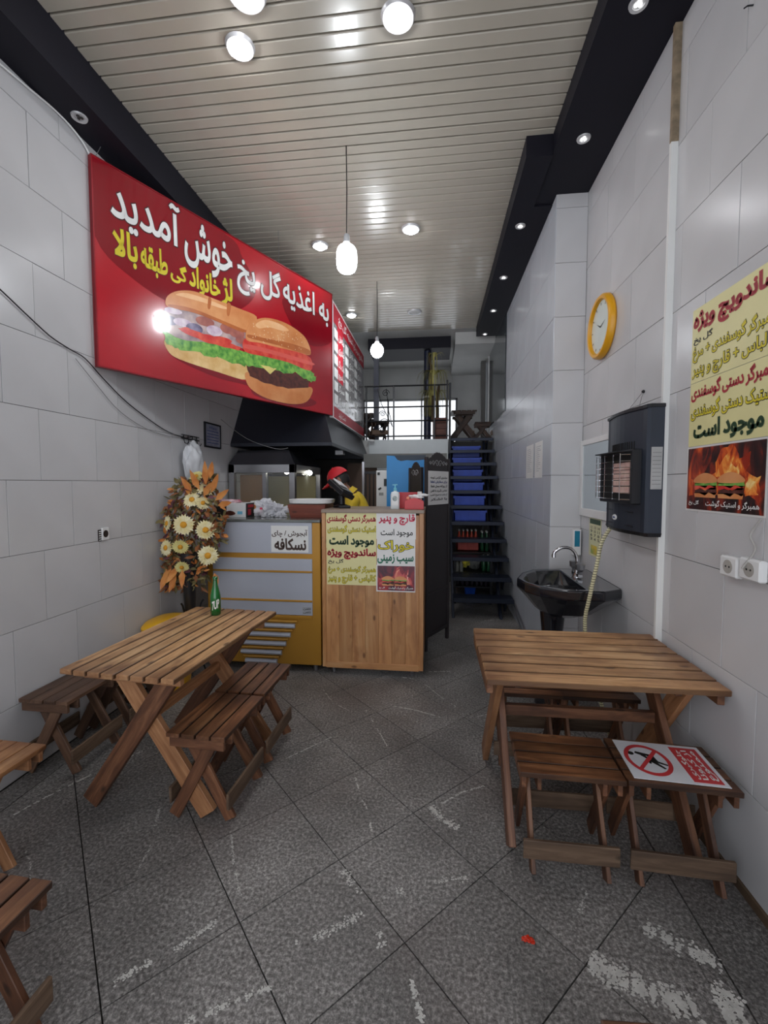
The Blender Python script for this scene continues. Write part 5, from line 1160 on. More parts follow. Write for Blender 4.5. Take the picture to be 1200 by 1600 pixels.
for i, (a_, b_, z0, z1, m_) in enumerate(((-0.045, 0.185, 2.241, 2.60, W_MEZ),)):
    pt = thing('planter_box', 'reddish wooden planter box behind the mezzanine railing', 'planter', (0.07, 7.12, 2.241))
    M_pr = wood('planter_wood', (70, 34, 26), (98, 52, 38), (120, 70, 52), 0.6)
    for q in range(4):
        zq = z0+0.004+q*0.088
        MB().box(a_, b_, 7.02, 7.035, zq, zq+0.082).build('board', M_pr, pt, origin=(0.07, 7.03, zq)); MB().box(a_, b_, 7.235, 7.25, zq, zq+0.082).build('board', M_pr, pt, origin=(0.07, 7.24, zq))
    MB().box(a_, a_+0.015, 7.036, 7.234, z0+0.004, z1).build('board', M_pr, pt); MB().box(b_-0.015, b_, 7.036, 7.234, z0+0.004, z1).build('board', M_pr, pt)
    MB().box(a_+0.016, b_-0.016, 7.037, 7.233, z1-0.05, z1-0.03).build('soil', mat('soil', (40, 30, 24), 0.9), pt)
# furniture silhouettes upstairs are built with the shared stool / table builders below

# ================================================================ TABLES AND STOOLS
def make_table(name, label, loc, rz, L, Wd, n, H=0.745, top=W_TOP, legm=(W_LEG, W_LEGL), fx=0.31, foot=0.30, toph=0.16, group=None):
    t = thing(name, label, 'table', loc, rz, group)
    pw = Wd/n
    for i in range(n):
        y_ = -Wd/2+pw*(i+0.5); e = random.uniform(-0.004, 0.004)
        plank('plank', (-L/2+e, y_, H-0.0125+random.uniform(-0.0008, 0.0008)), (L/2+e*0.5, y_, H-0.0125), pw-0.009, 0.025, top, t, jag=0.0012, bevel=0.004)
    for sx_ in (-1, 1):
        plank('bearer', (sx_*(fx+0.075), -Wd/2+0.04, H-0.0505), (sx_*(fx+0.075), Wd/2-0.04, H-0.0505), 0.028, 0.05, legm[0], t)
        plank('bearer', (sx_*(fx-0.05), -Wd/2+0.10, H-0.0505), (sx_*(fx-0.05), Wd/2-0.10, H-0.0505), 0.028, 0.05, legm[0], t)
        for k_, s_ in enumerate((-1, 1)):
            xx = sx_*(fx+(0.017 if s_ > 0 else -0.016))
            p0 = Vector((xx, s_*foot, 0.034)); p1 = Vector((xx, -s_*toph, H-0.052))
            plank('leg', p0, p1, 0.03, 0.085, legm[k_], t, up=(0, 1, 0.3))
    plank('stretcher', (-fx+0.035, 0.0, 0.46), (fx-0.035, 0.0, 0.46), 0.03, 0.05, legm[0], t)
    return t
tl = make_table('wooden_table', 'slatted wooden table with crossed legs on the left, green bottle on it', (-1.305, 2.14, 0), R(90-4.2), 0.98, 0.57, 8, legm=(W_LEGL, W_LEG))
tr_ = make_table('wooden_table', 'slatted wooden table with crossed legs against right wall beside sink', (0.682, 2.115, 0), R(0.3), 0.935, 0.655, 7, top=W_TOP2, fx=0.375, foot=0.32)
def make_stool(label, L=0.39, Wd=0.29, H=0.43, seat=W_SEAT, leg=W_LEG, group='low slatted wooden stools', jag=0.0015, inset=0.0, feet=True):
    t = thing('wooden_stool', label, 'stool', (0,0,0), 0, group); n = 4; pw = Wd/n
    for i in range(n):
        y_ = -Wd/2+pw*(i+0.5); plank('seat_plank', (-L/2+random.uniform(-0.003, 0.003), y_, H-0.010), (L/2, y_, H-0.010), pw-0.006, 0.02, seat, t, jag=jag)
    for sx_ in (-1, 1):
        plank('apron', (sx_*(L/2-0.018), -Wd/2+0.012, H-0.0435), (sx_*(L/2-0.018), Wd/2-0.012, H-0.0435), 0.018, 0.046, leg, t)
        plank('batten', (sx_*(L/2-0.075), -Wd/2+0.004, H-0.0435), (sx_*(L/2-0.075), Wd/2-0.004, H-0.0435), 0.016, 0.046, leg, t)
        for s_ in (-1, 1):
            xx = sx_*(L/2-(0.050 if s_ > 0 else 0.104)) if False else sx_*(L/2-0.046-(0.0 if s_ > 0 else 0.0245)*0.0)
            xo = sx_*(L/2-0.038-inset) if s_ > 0 else sx_*(L/2-0.057-inset)
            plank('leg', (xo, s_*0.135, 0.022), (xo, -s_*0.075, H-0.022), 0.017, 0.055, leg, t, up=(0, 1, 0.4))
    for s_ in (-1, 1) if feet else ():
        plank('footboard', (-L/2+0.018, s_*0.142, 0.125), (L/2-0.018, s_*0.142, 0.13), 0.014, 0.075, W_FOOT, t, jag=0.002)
    return t
proto = make_stool('wooden stool just right of the left table, nearest of that pair')
place(proto, (-1.045, 1.962, 0), R(90-3))
proto_d = make_stool('dark-stained stool behind left table, nearer of the pair at the wall', seat=W_DARK, leg=W_DARK)
place(proto_d, (-2.005, 2.165, 0), R(90-1))
def stool(src, x, y, rz, label):
    c = copy_tree(src); place(c, (x, y, 0), R(rz)); c['label'] = label; return c
stool(proto, -1.030, 2.372, 88, 'wooden stool right of the left table, farther one touching its twin')
stool(proto_d, -2.0, 2.585, 90, 'dark stool at left wall beyond its twin, mostly under table edge')
W_SEATL = wood('wood_seat_light', (112, 68, 42), (190, 138, 92), (220, 174, 126), 0.45, wear=0.2, rnd=0.15)
proto_l = make_stool('pale wooden stool cut by left picture edge before the dark stools', L=0.49, seat=W_SEATL, leg=W_LEGL, inset=0.11, feet=False); place(proto_l, (-1.805, 1.395, 0), R(88))
0 and stool(proto, -1.805, 1.435, 88, 'pale wooden stool cut by left picture edge before the dark stools')
stool(proto, -1.215, 0.865, 88, 'wooden stool in the bottom left corner, half out of picture')
stool(proto, 0.532, 1.822, -1.5, 'wooden stool in front of right table, left of the sign-topped one')
s2 = stool(proto, 0.932, 1.812, -3.5, 'wooden stool in front of right table with a no-sitting sheet on top')
stool(proto, 0.500, 2.475, 0, 'wooden stool behind right table on the aisle side'); stool(proto, 0.868, 2.475, 0.3, 'wooden stool behind right table on the sink side')
stool(proto, 0.555, 0.770, 3, 'wooden stool whose edge just shows at bottom right of picture')

# ---- no-sitting sheet on the stool
a_ = R(-3.5); FN = Face((0.920, 1.812, 0.4325), (math.cos(a_), math.sin(a_), 0), (-math.sin(a_), math.cos(a_), 0))
ns = thing('warning_sheet', 'laminated white no-sitting sign lying on the right stool', 'sign', (0.920, 1.812, 0.4325))
mb = MB(); FN.slab(mb, -0.155, 0.175, -0.125, 0.125, 0, 0.002); mb.build('laminate', mat('laminate_white', (226, 228, 234), 0.18, coat=0.6, var=0.02), ns)
cx0, cy0 = -0.06, 0.0; mb = MB(); ro_, ri_ = 0.088, 0.072
rg = [FN.P(cx0+r_*math.cos(t*2*PI/40)*0.95, cy0+r_*math.sin(t*2*PI/40)*1.15, 0.0032) for r_ in (ro_, ri_) for t in range(40)]
mb.add(rg, [(i, (i+1) % 40, 40+(i+1) % 40, 40+i) for i in range(40)])
FN.poly(mb, [(cx0-0.056, cy0-0.064), (cx0-0.046, cy0-0.074), (cx0+0.058, cy0+0.062), (cx0+0.048, cy0+0.074)], 0.0030, 0.0005); 
mb.build('prohibition_ring', mat('ring_red', (206, 62, 66), 0.4), ns, fix=False)
mb = MB(); FN.poly(mb, [(cx0-0.052+0.012*math.cos(t*PI/6), cy0+0.036+0.012*math.sin(t*PI/6)) for t in range(12)], 0.0022, 0.0006)
for q in ([(-0.036, 0.040), (-0.030, 0.052), (0.030, 0.034), (0.034, 0.012), (0.014, 0.006), (0.006, 0.026), (-0.02, 0.03)], [(0.012, 0.008), (0.034, 0.010), (0.036, -0.006), (0.066, -0.022), (0.062, -0.030), (0.026, -0.014)], [(0.010, 0.004), (0.022, -0.004), (0.050, -0.048), (0.042, -0.052), (0.006, -0.010)], [(-0.018, 0.028), (0.0, 0.006), (-0.002, -0.024), (0.006, -0.024), (0.012, 0.010), (-0.006, 0.034)]):
    FN.poly(mb, [(cx0+p[0], cy0+p[1]) for p in q], 0.0022, 0.0006)
mb.build('seated_figure', M_blk_t, ns)
mb = MB(); FN.slab(mb, 0.058, 0.160, -0.112, 0.108, 0.0021, 0.0028); mb.build('red_panel', mat('ring_red', (206, 62, 66), 0.4), ns)
mb = MB()
for i, s_ in enumerate(('جلوگیری', 'از کرونا', 'ممنوع')): FN.text(mb, s_, 0.066+i*0.031, 0.092+i*0.031, -0.095, 0.09, 0.0033, 0.02, rot=True)
mb.build('lettering', M_wht_t, ns, fix=False)

# ---- upstairs furniture (dark)
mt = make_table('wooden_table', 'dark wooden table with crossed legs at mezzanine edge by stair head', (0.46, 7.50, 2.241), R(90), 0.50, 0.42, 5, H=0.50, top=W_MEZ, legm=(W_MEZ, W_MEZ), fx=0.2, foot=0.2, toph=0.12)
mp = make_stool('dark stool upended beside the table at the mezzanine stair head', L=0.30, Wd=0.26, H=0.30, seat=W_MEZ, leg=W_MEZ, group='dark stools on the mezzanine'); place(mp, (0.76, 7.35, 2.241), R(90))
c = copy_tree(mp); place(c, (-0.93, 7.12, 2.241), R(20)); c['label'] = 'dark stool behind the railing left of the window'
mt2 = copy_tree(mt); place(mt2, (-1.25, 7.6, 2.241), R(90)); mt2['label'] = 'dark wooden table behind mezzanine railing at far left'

# ---- green bottle on left table
gb = thing('soda_bottle', 'green glass soda bottle with white logo on left table', 'bottle', (-1.335, 2.50, 0.746))
Gc = (-1.335, 2.50, 0.746)
MB().lathe([(0.026, 0.0), (0.031, 0.006), (0.031, 0.105), (0.029, 0.125), (0.022, 0.155), (0.0145, 0.185), (0.0125, 0.215), (0.0155, 0.218), (0.0155, 0.232), (0.012, 0.235)], Gc, 24).build('glass', mat('green_glass', (14, 110, 44), 0.08, coat=0.6, c2=(8, 84, 34), nscale=10), gb, smooth=True)
def wrap_text(s_, z0, z1, a0, a1, off, m, par, name='logo'):
    vs, fs = glyphs(s_, off); ax, bx_ = min(v.x for v in vs), max(v.x for v in vs); ay, by = min(v.y for v in vs), max(v.y for v in vs)
    mb = MB(); r_ = 0.0316
    out = []
    for v in vs:
        u_ = (v.x-ax)/(bx_-ax); w_ = (v.y-ay)/(by-ay); t = a0+(a1-a0)*u_; out.append(Vector((Gc[0]+r_*math.cos(t), Gc[1]+r_*math.sin(t), Gc[2]+z0+(z1-z0)*w_+0.018*u_)))
    mb.add(out, fs); mb.build(name, m, par, fix=False)
wrap_text('7UP', 0.03, 0.085, R(-104), R(-22), 0.03, M_wht_t, gb)

# ---- yellow bin behind left table
yb = thing('waste_bin', 'yellow plastic lidded bin behind the left table by the wall', 'bin', (-1.98, 3.02, 0))
MY = mat('bin_yellow', (236, 178, 24), 0.35, var=0.04)
def ell(r0, r1, z, c=(-1.975, 3.02)): return [(c[0]+r0*math.copysign(abs(math.cos(t*PI/14))**0.75, math.cos(t*PI/14)), c[1]+r1*math.copysign(abs(math.sin(t*PI/14))**0.75, math.sin(t*PI/14)), z) for t in range(28)]
MB().loft([ell(0.11, 0.13, 0.001), ell(0.115, 0.135, 0.02), ell(0.155, 0.175, 0.46), ell(0.165, 0.185, 0.47)]).build('body', MY, yb, smooth=True)
MB().loft([ell(0.172, 0.192, 0.471), ell(0.174, 0.194, 0.50), ell(0.15, 0.17, 0.53), ell(0.08, 0.09, 0.548), ell(0.01, 0.01, 0.55)]).build('lid', MY, yb, smooth=True)

# ================================================================ FLOWERS
fv = thing('floor_vase', 'tall dark conical vase on an iron stand by the counter', 'vase', (-1.97, 3.25, 0))
VC = Vector((-1.935, 3.22, 0)); 
MB().lathe([(0.02, 0.42), (0.035, 0.45), (0.05, 0.75), (0.065, 1.0), (0.058, 1.0), (0.02, 0.5)], tuple(VC), 16).build('cone', mat('vase_dark', (34, 32, 34), 0.3), fv, smooth=True)
mb = MB()
for q in range(3):
    t = q*2*PI/3+0.4; d = Vector((math.cos(t), math.sin(t), 0))
    mb.tube([VC+d*0.10+Vector((0,0,0.62)), VC+d*0.085+Vector((0,0,0.60)), VC+d*0.03+Vector((0,0,0.42)), VC+d*0.03+Vector((0,0,0.25)), VC+d*0.12+Vector((0,0,0.008))], 0.007, 6)
mb.build('iron_stand', M_black, fv)
bq = thing('flower_bouquet', 'large artificial daisy bouquet with orange autumn leaves by left wall', 'flowers', tuple(VC+Vector((0,0,0.9))))
M_pet = mat('petal_cream', (240, 232, 196), 0.6, c2=(226, 208, 140), nscale=20); M_pet2 = mat('petal_yellow', (232, 222, 150), 0.6); M_cen = mat('flower_centre', (226, 160, 40), 0.7, bump=0.8, bscale=200)
def daisy(u, v, yd, r, tilt, m=M_pet, n=22):
    r *= 1.14
    c = on(u, v, Y=yd); nrm = Vector((0.25+tilt[0], -1, 0.1+tilt[1])).normalized(); a_ = nrm.cross(Vector((0,0,1))).normalized(); b_ = nrm.cross(a_)
    mb = MB()
    for lay in (0, 1):
        for q in range(n):
            t = 2*PI*(q+0.5*lay)/n; rr_ = r*random.uniform(0.88, 1.05)*(1-0.14*lay); d = a_*math.cos(t)+b_*math.sin(t); s_ = a_*-math.sin(t)+b_*math.cos(t); w_ = r*0.17
            ps = [c+d*r*0.22+nrm*0.006, c+d*rr_*0.6+s_*w_+nrm*(0.008+0.004*lay), c+d*rr_+nrm*(0.001+random.uniform(-0.006, 0.006)), c+d*rr_*0.6-s_*w_+nrm*(0.008+0.004*lay)]
            mb.add(ps, [(0,1,2,3)])
    f = mb.build('daisy', m, bq, fix=False)
    vs, fs = ico((0,0,0), 1, 2); mb = MB(); mb.add([c+nrm*0.008+a_*v_[0]*r*0.3+b_*v_[1]*r*0.3+nrm*v_[2]*r*0.16 for v_ in vs], fs); mb.build('flower_centre', M_cen, f, smooth=True)
for d_ in ((287,820,3.10,0.075,(0,0)), (325,868,3.06,0.072,(0.1,-0.1)), (260,856,3.14,0.062,(-0.6,0)), (262,818,3.16,0.060,(-0.9,0.1)), (321,828,3.14,0.070,(0.5,0)), (322,764,3.20,0.062,(0.2,0.7)), (300,781,3.14,0.062,(0,0.5)), (317,786,3.16,0.05,(0.5,0.2))): daisy(*d_)
daisy(282, 854, 3.10, 0.058, (0.1, -0.5), M_pet2); daisy(307, 745, 3.22, 0.055, (-0.3, 0.6), M_pet2); daisy(284, 886, 3.12, 0.05, (0.2, -0.5), M_pet2)
M_l1 = mat('leaf_orange', (218, 152, 84), 0.6, c2=(190, 112, 52), nscale=12); M_l2 = mat('leaf_rust', (164, 104, 62), 0.6, c2=(116, 74, 46), nscale=12); M_l3 = mat('leaf_olive', (136, 124, 80), 0.6, c2=(84, 76, 52), nscale=12); M_l4 = mat('leaf_plum', (112, 64, 76), 0.6)
def leafmesh(mb, c, d, up_, L_, w_):
    s_ = d.cross(up_).normalized(); P = [c, c+d*L_*0.35+s_*w_*0.9+up_*0.006, c+d*L_*0.75+s_*w_*0.55, c+d*L_, c+d*L_*0.75-s_*w_*0.55, c+d*L_*0.35-s_*w_*0.9+up_*0.006, c+d*L_*0.45-up_*w_*0.35]
    mb.add(P, [(0,1,6),(1,2,6),(2,3,6),(3,4,6),(4,5,6),(5,0,6)])
rr = random.Random(11)
mbs = [MB(), MB(), MB(), MB()]
for i in range(900):
    v = rr.uniform(748, 918); t = (v-748)/170
    uc = 306-28*t+8*math.sin(t*3); hw_ = 26+24*math.sin(min(1, t*1.15)*PI*0.85)
    u = uc+rr.uniform(-hw_, hw_); yd = 3.23+rr.uniform(-0.06, 0.10); c = on(u, v, Y=yd)
    if c.x < XL+0.04: c.x = XL+0.04+rr.random()*0.03
    d = Vector((rr.uniform(-1, 1), rr.uniform(-0.9, 0.2), rr.uniform(-0.8, 1))).normalized(); up_ = Vector((rr.uniform(-1, 1), -1, rr.uniform(-0.5, 1))).normalized()
    leafmesh(mbs[rr.choice((1, 2, 1, 2, 0, 2, 3))], c, d, up_, rr.uniform(0.05, 0.085), rr.uniform(0.012, 0.022))
for mb, m_, nm in zip(mbs, (M_l1, M_l2, M_l3, M_l4), ('orange', 'rust', 'olive', 'plum')): 
    for v_ in mb.v: v_.x = max(v_.x, XL+0.006)
    o = mb.build('foliage', m_, bq, fix=False); o['kind'] = 'stuff'; o['label'] = nm+' filler leaves'
# large orange leaves: one object each
bigl = [(330,770,0.5,0.9,0.17), (322,758,0.1,1.0,0.19), (336,782,0.9,0.6,0.16), (312,766,-0.3,0.9,0.17), (340,790,0.95,0.2,0.14), (328,748,0.3,1.0,0.14), (318,776,0.6,0.8,0.14), (300,768,-0.5,0.8,0.13),
        (275,893,-0.2,-0.9,0.17), (268,888,-0.5,-0.8,0.15), (285,890,0.1,-0.9,0.14), (262,895,-0.3,-0.9,0.14), (278,885,-0.4,-0.7,0.15), (270,900,0.2,-0.8,0.1), (335,895,0.3,-0.7,0.11)]
for i, (u, v, dx, dz, L_) in enumerate(bigl):
    mb = MB(); c = on(u, v, Y=3.10+0.01*(i % 5)); leafmesh(mb, c, Vector((dx, -0.25, dz)).normalized(), Vector((0.2, -1, 0.1)), L_, 0.028)
    for v_ in mb.v: v_.x = max(v_.x, XL+0.006)
    mb.build('large_leaf', M_l1, bq, fix=False)
mb = MB()
for q in range(6): mb.tube([VC+Vector((0, 0, 0.75)), VC+Vector((rr.uniform(-0.06, 0.02), rr.uniform(-0.06, 0.04), 1.05)), on(rr.uniform(275, 320), rr.uniform(770, 830), Y=3.22)], 0.004, 5)
mb.build('stems', M_l3, bq)

# ================================================================ LEFT WALL things
def wallpt(u, v, X=XL+0.01): return on(u, v, X=X)
hk = thing('coat_hook_rail', 'small black wrought-iron hook rail high on left wall', 'hook', tuple(wallpt(297, 688)))
mb = MB(); a_ = wallpt(284, 684); b_ = wallpt(311, 689); mb.tube([a_, b_], 0.006, 6); mb.tube([a_+Vector((0.0,0,0.03)), b_+Vector((0.0,0,0.03))], 0.004, 6)
for q in range(4):
    p = a_.lerp(b_, (q+0.4)/4); mb.tube([p+Vector((0,0,0.03)), p, p+Vector((0.01, 0, -0.04)), p+Vector((0.035, 0, -0.05)), p+Vector((0.045, 0, -0.03))], 0.004, 6)
mb.build('hooks', M_black, hk)
pb = thing('plastic_bag', 'white carrier bag hanging from black hooks on left wall', 'bag', tuple(wallpt(305, 745, XL+0.06)))
mb = MB(); c = wallpt(303, 722, XL+0.07); mb.add(*ico(c, 0.15, 4, 0.42, 0.85, 1.15, 0.28, 2.4, 6))
for v_ in mb.v: v_.x = max(v_.x, XL+0.004); 
mb.build('film', mat('bag_white', (226, 228, 232), 0.25, var=0.05, nscale=5, alpha=0.9), pb, smooth=True)
mb = MB(); mb.tube([c+Vector((0, -0.05, 0.13)), wallpt(297, 692, XL+0.05), c+Vector((0, 0.05, 0.13))], 0.008, 6); mb.build('handle', MATS['bag_white'], pb)
FL = Face((XL+0.001, 0, 0), (0, 1, 0))
a_ = FL.at(320, 696); b_ = FL.at(342, 667)
nf = note(FL, 'framed_licence', 'small dark-framed licence sheet on left wall under the sign', a_[0], b_[0], a_[1], b_[1], mat('licence', (150, 152, 166), 0.3, c2=(120, 122, 140), nscale=20), h=0.008, cat='frame')
mb = MB(); e = 0.014; FL.slab(mb, a_[0]-e, b_[0]+e, a_[1]-e, a_[1], 0, 0.015); FL.slab(mb, a_[0]-e, b_[0]+e, b_[1], b_[1]+e, 0, 0.015); FL.slab(mb, a_[0]-e, a_[0], a_[1], b_[1], 0, 0.015); FL.slab(mb, b_[0], b_[0]+e, a_[1], b_[1], 0, 0.015); mb.build('frame', M_black, nf)
mb = MB()
for q in range(5): FL.slab(mb, a_[0]+0.03, b_[0]-0.03, a_[1]+0.03+q*0.028, a_[1]+0.036+q*0.028, 0.0095, 0.010)
FL.text(mb, 'پروانه', a_[0]+0.07, b_[0]-0.07, b_[1]-0.045, b_[1]-0.015, 0.010); mb.build('lettering', M_blu_t, nf, fix=False)
# broken socket
so = thing('wall_socket', 'broken white wall socket with dark hole on left wall', 'socket', (XL, 2.60, 1.215))
mb = MB(); FL.slab(mb, 2.585, 2.645, 1.178, 1.26, 0, 0.012); mb.build('plate', M_white, so, bevel=0.003)
mb = MB(); FL.slab(mb, 2.560, 2.583, 1.175, 1.25, 0, 0.004); FL.poly(mb, [(2.612+0.022*math.cos(t*PI/8), 1.22+0.024*math.sin(t*PI/8)) for t in range(16)], 0.0125, 0.001); mb.build('hole', mat('hole_brown', (40, 26, 20), 0.8), so)
mb = MB()
for q in range(5): FL.slab(mb, 2.563, 2.581, 1.18+q*0.014, 1.186+q*0.014, 0.0045, 0.006)
mb.build('bracket_strip', M_white, so)
cb = [wallpt(u, v) for u, v in ((-30, 425), (0, 452), (40, 490), (78, 525), (108, 545), (133, 560), (160, 590), (200, 630), (245, 664), (268, 677), (290, 684), (300, 682))]
def spl(P, k=4):
    out = []
    for i in range(len(P)-1):
        p0 = P[max(i-1, 0)]; p1 = P[i]; p2 = P[i+1]; p3 = P[min(i+2, len(P)-1)]
        for q in range(k): t = q/k; out.append(0.5*((2*p1)+(-p0+p2)*t+(2*p0-5*p1+4*p2-p3)*t*t+(-p0+3*p1-3*p2+p3)*t**3))
    return out+[P[-1]]
o = MB().tube(spl(cb), 0.0035, 6).build('wall_cable', M_black); tag(o, 'black cable sagging across left wall to the hooks', 'cable')
o = MB().tube(spl([wallpt(*p) for p in ((118, 560), (150, 600), (190, 645), (240, 675), (290, 686))]), 0.002, 5).build('wall_cable', mat('cable_grey', (130, 130, 130), 0.6)); tag(o, 'thin grey wire sagging below the black cable on left wall', 'cable')
o = MB().tube(spl([wallpt(*p) for p in ((0, 100), (50, 142), (92, 178), (122, 212), (138, 238), (146, 260))]), 0.006, 6).build('wall_cable', M_white); tag(o, 'white cable along the top of left wall to the sign corner', 'cable')
o = MB().tube(spl([wallpt(345, 655, XL+0.02), on(385, 685, Y=4.3), on(430, 701, Y=4.2), on(450, 700, Y=4.3)]), 0.003, 5).build('wall_cable', mat('cable_grey', (130, 130, 130), 0.6)); tag(o, 'thin pale wire hanging in front of the black hood', 'cable')

# ================================================================ RIGHT WALL things
# clock
ck = thing('wall_clock', 'round wall clock with thick yellow rim on right wall', 'clock', (XM, 3.21, 2.62))
q0 = on(915, 510, X=XM-0.045); q1 = on(957, 510, X=XM-0.01); cyc = 3.21; rck = 0.215; czz = 2.625
mb = MB(); mb.lathe([(rck*0.96, 0.0), (rck, -0.01), (rck*0.99, -0.035), (rck*0.93, -0.048), (rck*0.85, -0.046), (rck*0.82, -0.032), (rck*0.82, -0.02)], (XM, cyc, czz), 48, axis='x'); mb.build('rim', mat('clock_yellow', (224, 160, 24), 0.35, var=0.03), ck, smooth=True)
mb = MB(); mb.lathe([(rck*0.83, 0.0), (0.002, -0.0005)], (XM-0.024, cyc, czz), 40, axis='x'); mb.build('dial', mat('dial', (214, 222, 216), 0.2, var=0.02), ck)
FK = Face((XM-0.026, cyc, czz), (0, -1, 0)); mb = MB()
for q in range(12):
    t = q*PI/6; rI, rO = rck*0.68, rck*0.76; FK.poly(mb, [(rI*math.sin(t)-0.003*math.cos(t), rI*math.cos(t)+0.003*math.sin(t)), (rO*math.sin(t)-0.003*math.cos(t), rO*math.cos(t)+0.003*math.sin(t)), (rO*math.sin(t)+0.003*math.cos(t), rO*math.cos(t)-0.003*math.sin(t)), (rI*math.sin(t)+0.003*math.cos(t), rI*math.cos(t)-0.003*math.sin(t))], 0, 0.001)
mb.build('hour_mark', M_blk_t, ck)
for nm, t, L_, w_ in (('hour_hand', R(300), 0.075, 0.005), ('minute_hand', R(75), 0.085, 0.004)):
    mb = MB(); FK.poly(mb, [(-w_*math.cos(t), w_*math.sin(t)), (L_*math.sin(t), L_*math.cos(t)), (w_*math.cos(t), -w_*math.sin(t))], 0.002, 0.001); mb.build(nm, M_blk_t, ck)

# heater
HY0, HY1, HZ0, HZ1 = 2.36, 2.88, 1.275, 1.955
ht = thing('gas_heater', 'dark grey wall-hung gas heater with wire guard on right wall', 'heater', (XM, 2.62, HZ0))
M_ht = mat('heater_grey', (50, 56, 68), 0.42, metal=0.2, nscale=3)
M_ht2 = mat('heater_dark', (30, 31, 36), 0.4, metal=0.2)
XB = XM-0.003
prof = [(XB, HY0), (XM-0.068, HY0), (XM-0.082, HY0+0.012)]+[(XM-0.084-0.030*math.sin(PI*(i/8)), HY0+0.05+(HY1-HY0-0.10)*i/8) for i in range(9)]+[(XM-0.082, HY1-0.012), (XM-0.068, HY1), (XB, HY1)]
mb = MB(); mb.loft([[(x, y_, HZ0+0.02) for x, y_ in prof], [(x, y_, HZ1-0.02) for x, y_ in prof]]); mb.build('casing', M_ht, ht)
def grow(pf, e): return [(x-e if x < XB-0.01 else x, y_-e if y_ < 2.6 else y_+e) for x, y_ in pf]
mb = MB(); mb.loft([[(x, y_, HZ1-0.02) for x, y_ in grow(prof, 0.006)], [(x, y_, HZ1-0.004) for x, y_ in grow(prof, 0.006)], [(x, y_, HZ1) for x, y_ in grow(prof, -0.004)]]); mb.build('top_cap', M_ht2, ht)
mb = MB(); mb.loft([[(x, y_, HZ0) for x, y_ in grow(prof, -0.004)], [(x, y_, HZ0+0.02) for x, y_ in grow(prof, 0.004)]]); mb.build('bottom_cap', M_ht2, ht)
fx_ = lambda y_: XM-0.084-0.030*math.sin(PI*max(0, min(1, (y_-HY0-0.05)/(HY1-HY0-0.10))))
for q in range(14):
    y_ = 2.47+q*0.020; MB().box(fx_(y_)-0.003, fx_(y_)+0.002, y_, y_+0.007, 1.735, 1.775).build('vent_slot', M_gapblk, ht)
oy0, oy1, oz0, oz1 = 2.43, 2.83, 1.46, 1.71
# opening frame, reflector, burner
mb = MB(); X1 = XM-0.122
for (ya, yb_, za, zb) in ((oy0-0.02, oy0+0.005, oz0-0.02, oz1+0.02), (oy1-0.005, oy1+0.02, oz0-0.02, oz1+0.02), (oy0, oy1, oz0-0.02, oz0+0.002), (oy0, oy1, oz1-0.002, oz1+0.02)): mb.box(X1-0.01, X1+0.04, ya, yb_, za, zb)
mb.build('opening_frame', M_ht2, ht, bevel=0.004)
bx(X1+0.006, X1+0.012, oy0, oy1, oz0, oz1).build('cavity', mat('soot_black', (14, 14, 15), 0.6), ht)
M_bur = mat('ceramic_pink', (226, 196, 186), 0.7, c2=(214, 170, 160), nscale=20)
for r_ in range(4):
    for c_2 in range(4): bx(X1-0.001, X1+0.006, 2.465+c_2*0.053, 2.515+c_2*0.053, 1.495+r_*0.043, 1.535+r_*0.043).build('burner_tile', M_bur, ht)
mb = MB(); mb.prism([(oy0-0.01, 0), (oy1+0.01, 0), (oy1-0.04, -0.055), (oy0+0.04, -0.055)], (X1-0.008, 0, oz1+0.008), EY, EX, EZ, 0, 0.006); mb.build('visor', M_ht2, ht)
mb = MB()
for q in range(8):
    z_ = oz0+0.005+q*0.034; mb.tube([(X1-0.005, oy0, z_), (X1-0.045, oy0+0.03, z_), (X1-0.052, (oy0+oy1)/2, z_), (X1-0.045, oy1-0.03, z_), (X1-0.005, oy1, z_)], 0.0025, 6)
for y_ in (oy0+0.03, oy0+0.12, (oy0+oy1)/2+0.04, oy1-0.08, oy1-0.03): mb.tube([(X1-0.050, y_, oz0-0.0), (X1-0.050, y_, oz1)], 0.0025, 6)
mb.build('wire_guard', M_chrome, ht)
FH = Face((0, HY0-0.001, 0), (1, 0, 0)); mb = MB(); FH.slab(mb, XM-0.064, XM-0.010, 1.52, 1.735, 0, 0.003); mb.build('instruction_plate', mat('plate_alu', (176, 176, 176), 0.4, metal=0.2), ht, bevel=0.001)
mb = MB()
for q in range(9): FH.slab(mb, XM-0.058, XM-0.016, 1.545+q*0.02, 1.5475+q*0.02, 0.0032, 0.0036)
mb.build('plate_print', mat('plate_ink', (120, 120, 120), 0.5), ht)
mb = MB(); y_ = 2.66; mb.lathe([(0.03, 0), (0.028, -0.004), (0.002, -0.006)], (fx_(y_)-0.0, y_, 1.355), 24, axis='x', sx=1, sy=0.55); mb.build('badge', M_white, ht, smooth=True)
mb = MB(); mb.lathe([(0.012, 0), (0.002, -0.001)], (fx_(y_)-0.0062, y_, 1.355), 12, axis='x', sx=1.4, sy=0.4); mb.build('badge_print', M_blu_t, ht)
mb = MB(); mb.box(fx_(2.5)-0.006, fx_(2.5)+0.0, 2.45, 2.80, 1.395, 1.398); mb.box(fx_(2.5)-0.006, fx_(2.5), 2.45, 2.80, 1.318, 1.321); mb.build('seam', M_ht2, ht)
mb = MB(); n0 = Vector((XM-0.005, 2.60, 2.06)); mb.tube([(XM-0.06, 2.52, HZ1), n0, (XM-0.06, 2.68, HZ1)], 0.0015, 5); mb.build('hanging_wire', M_steel, ht)
mb = MB(); mb.add(*ico(n0, 0.009, 2)); mb.build('nail', M_black, ht)

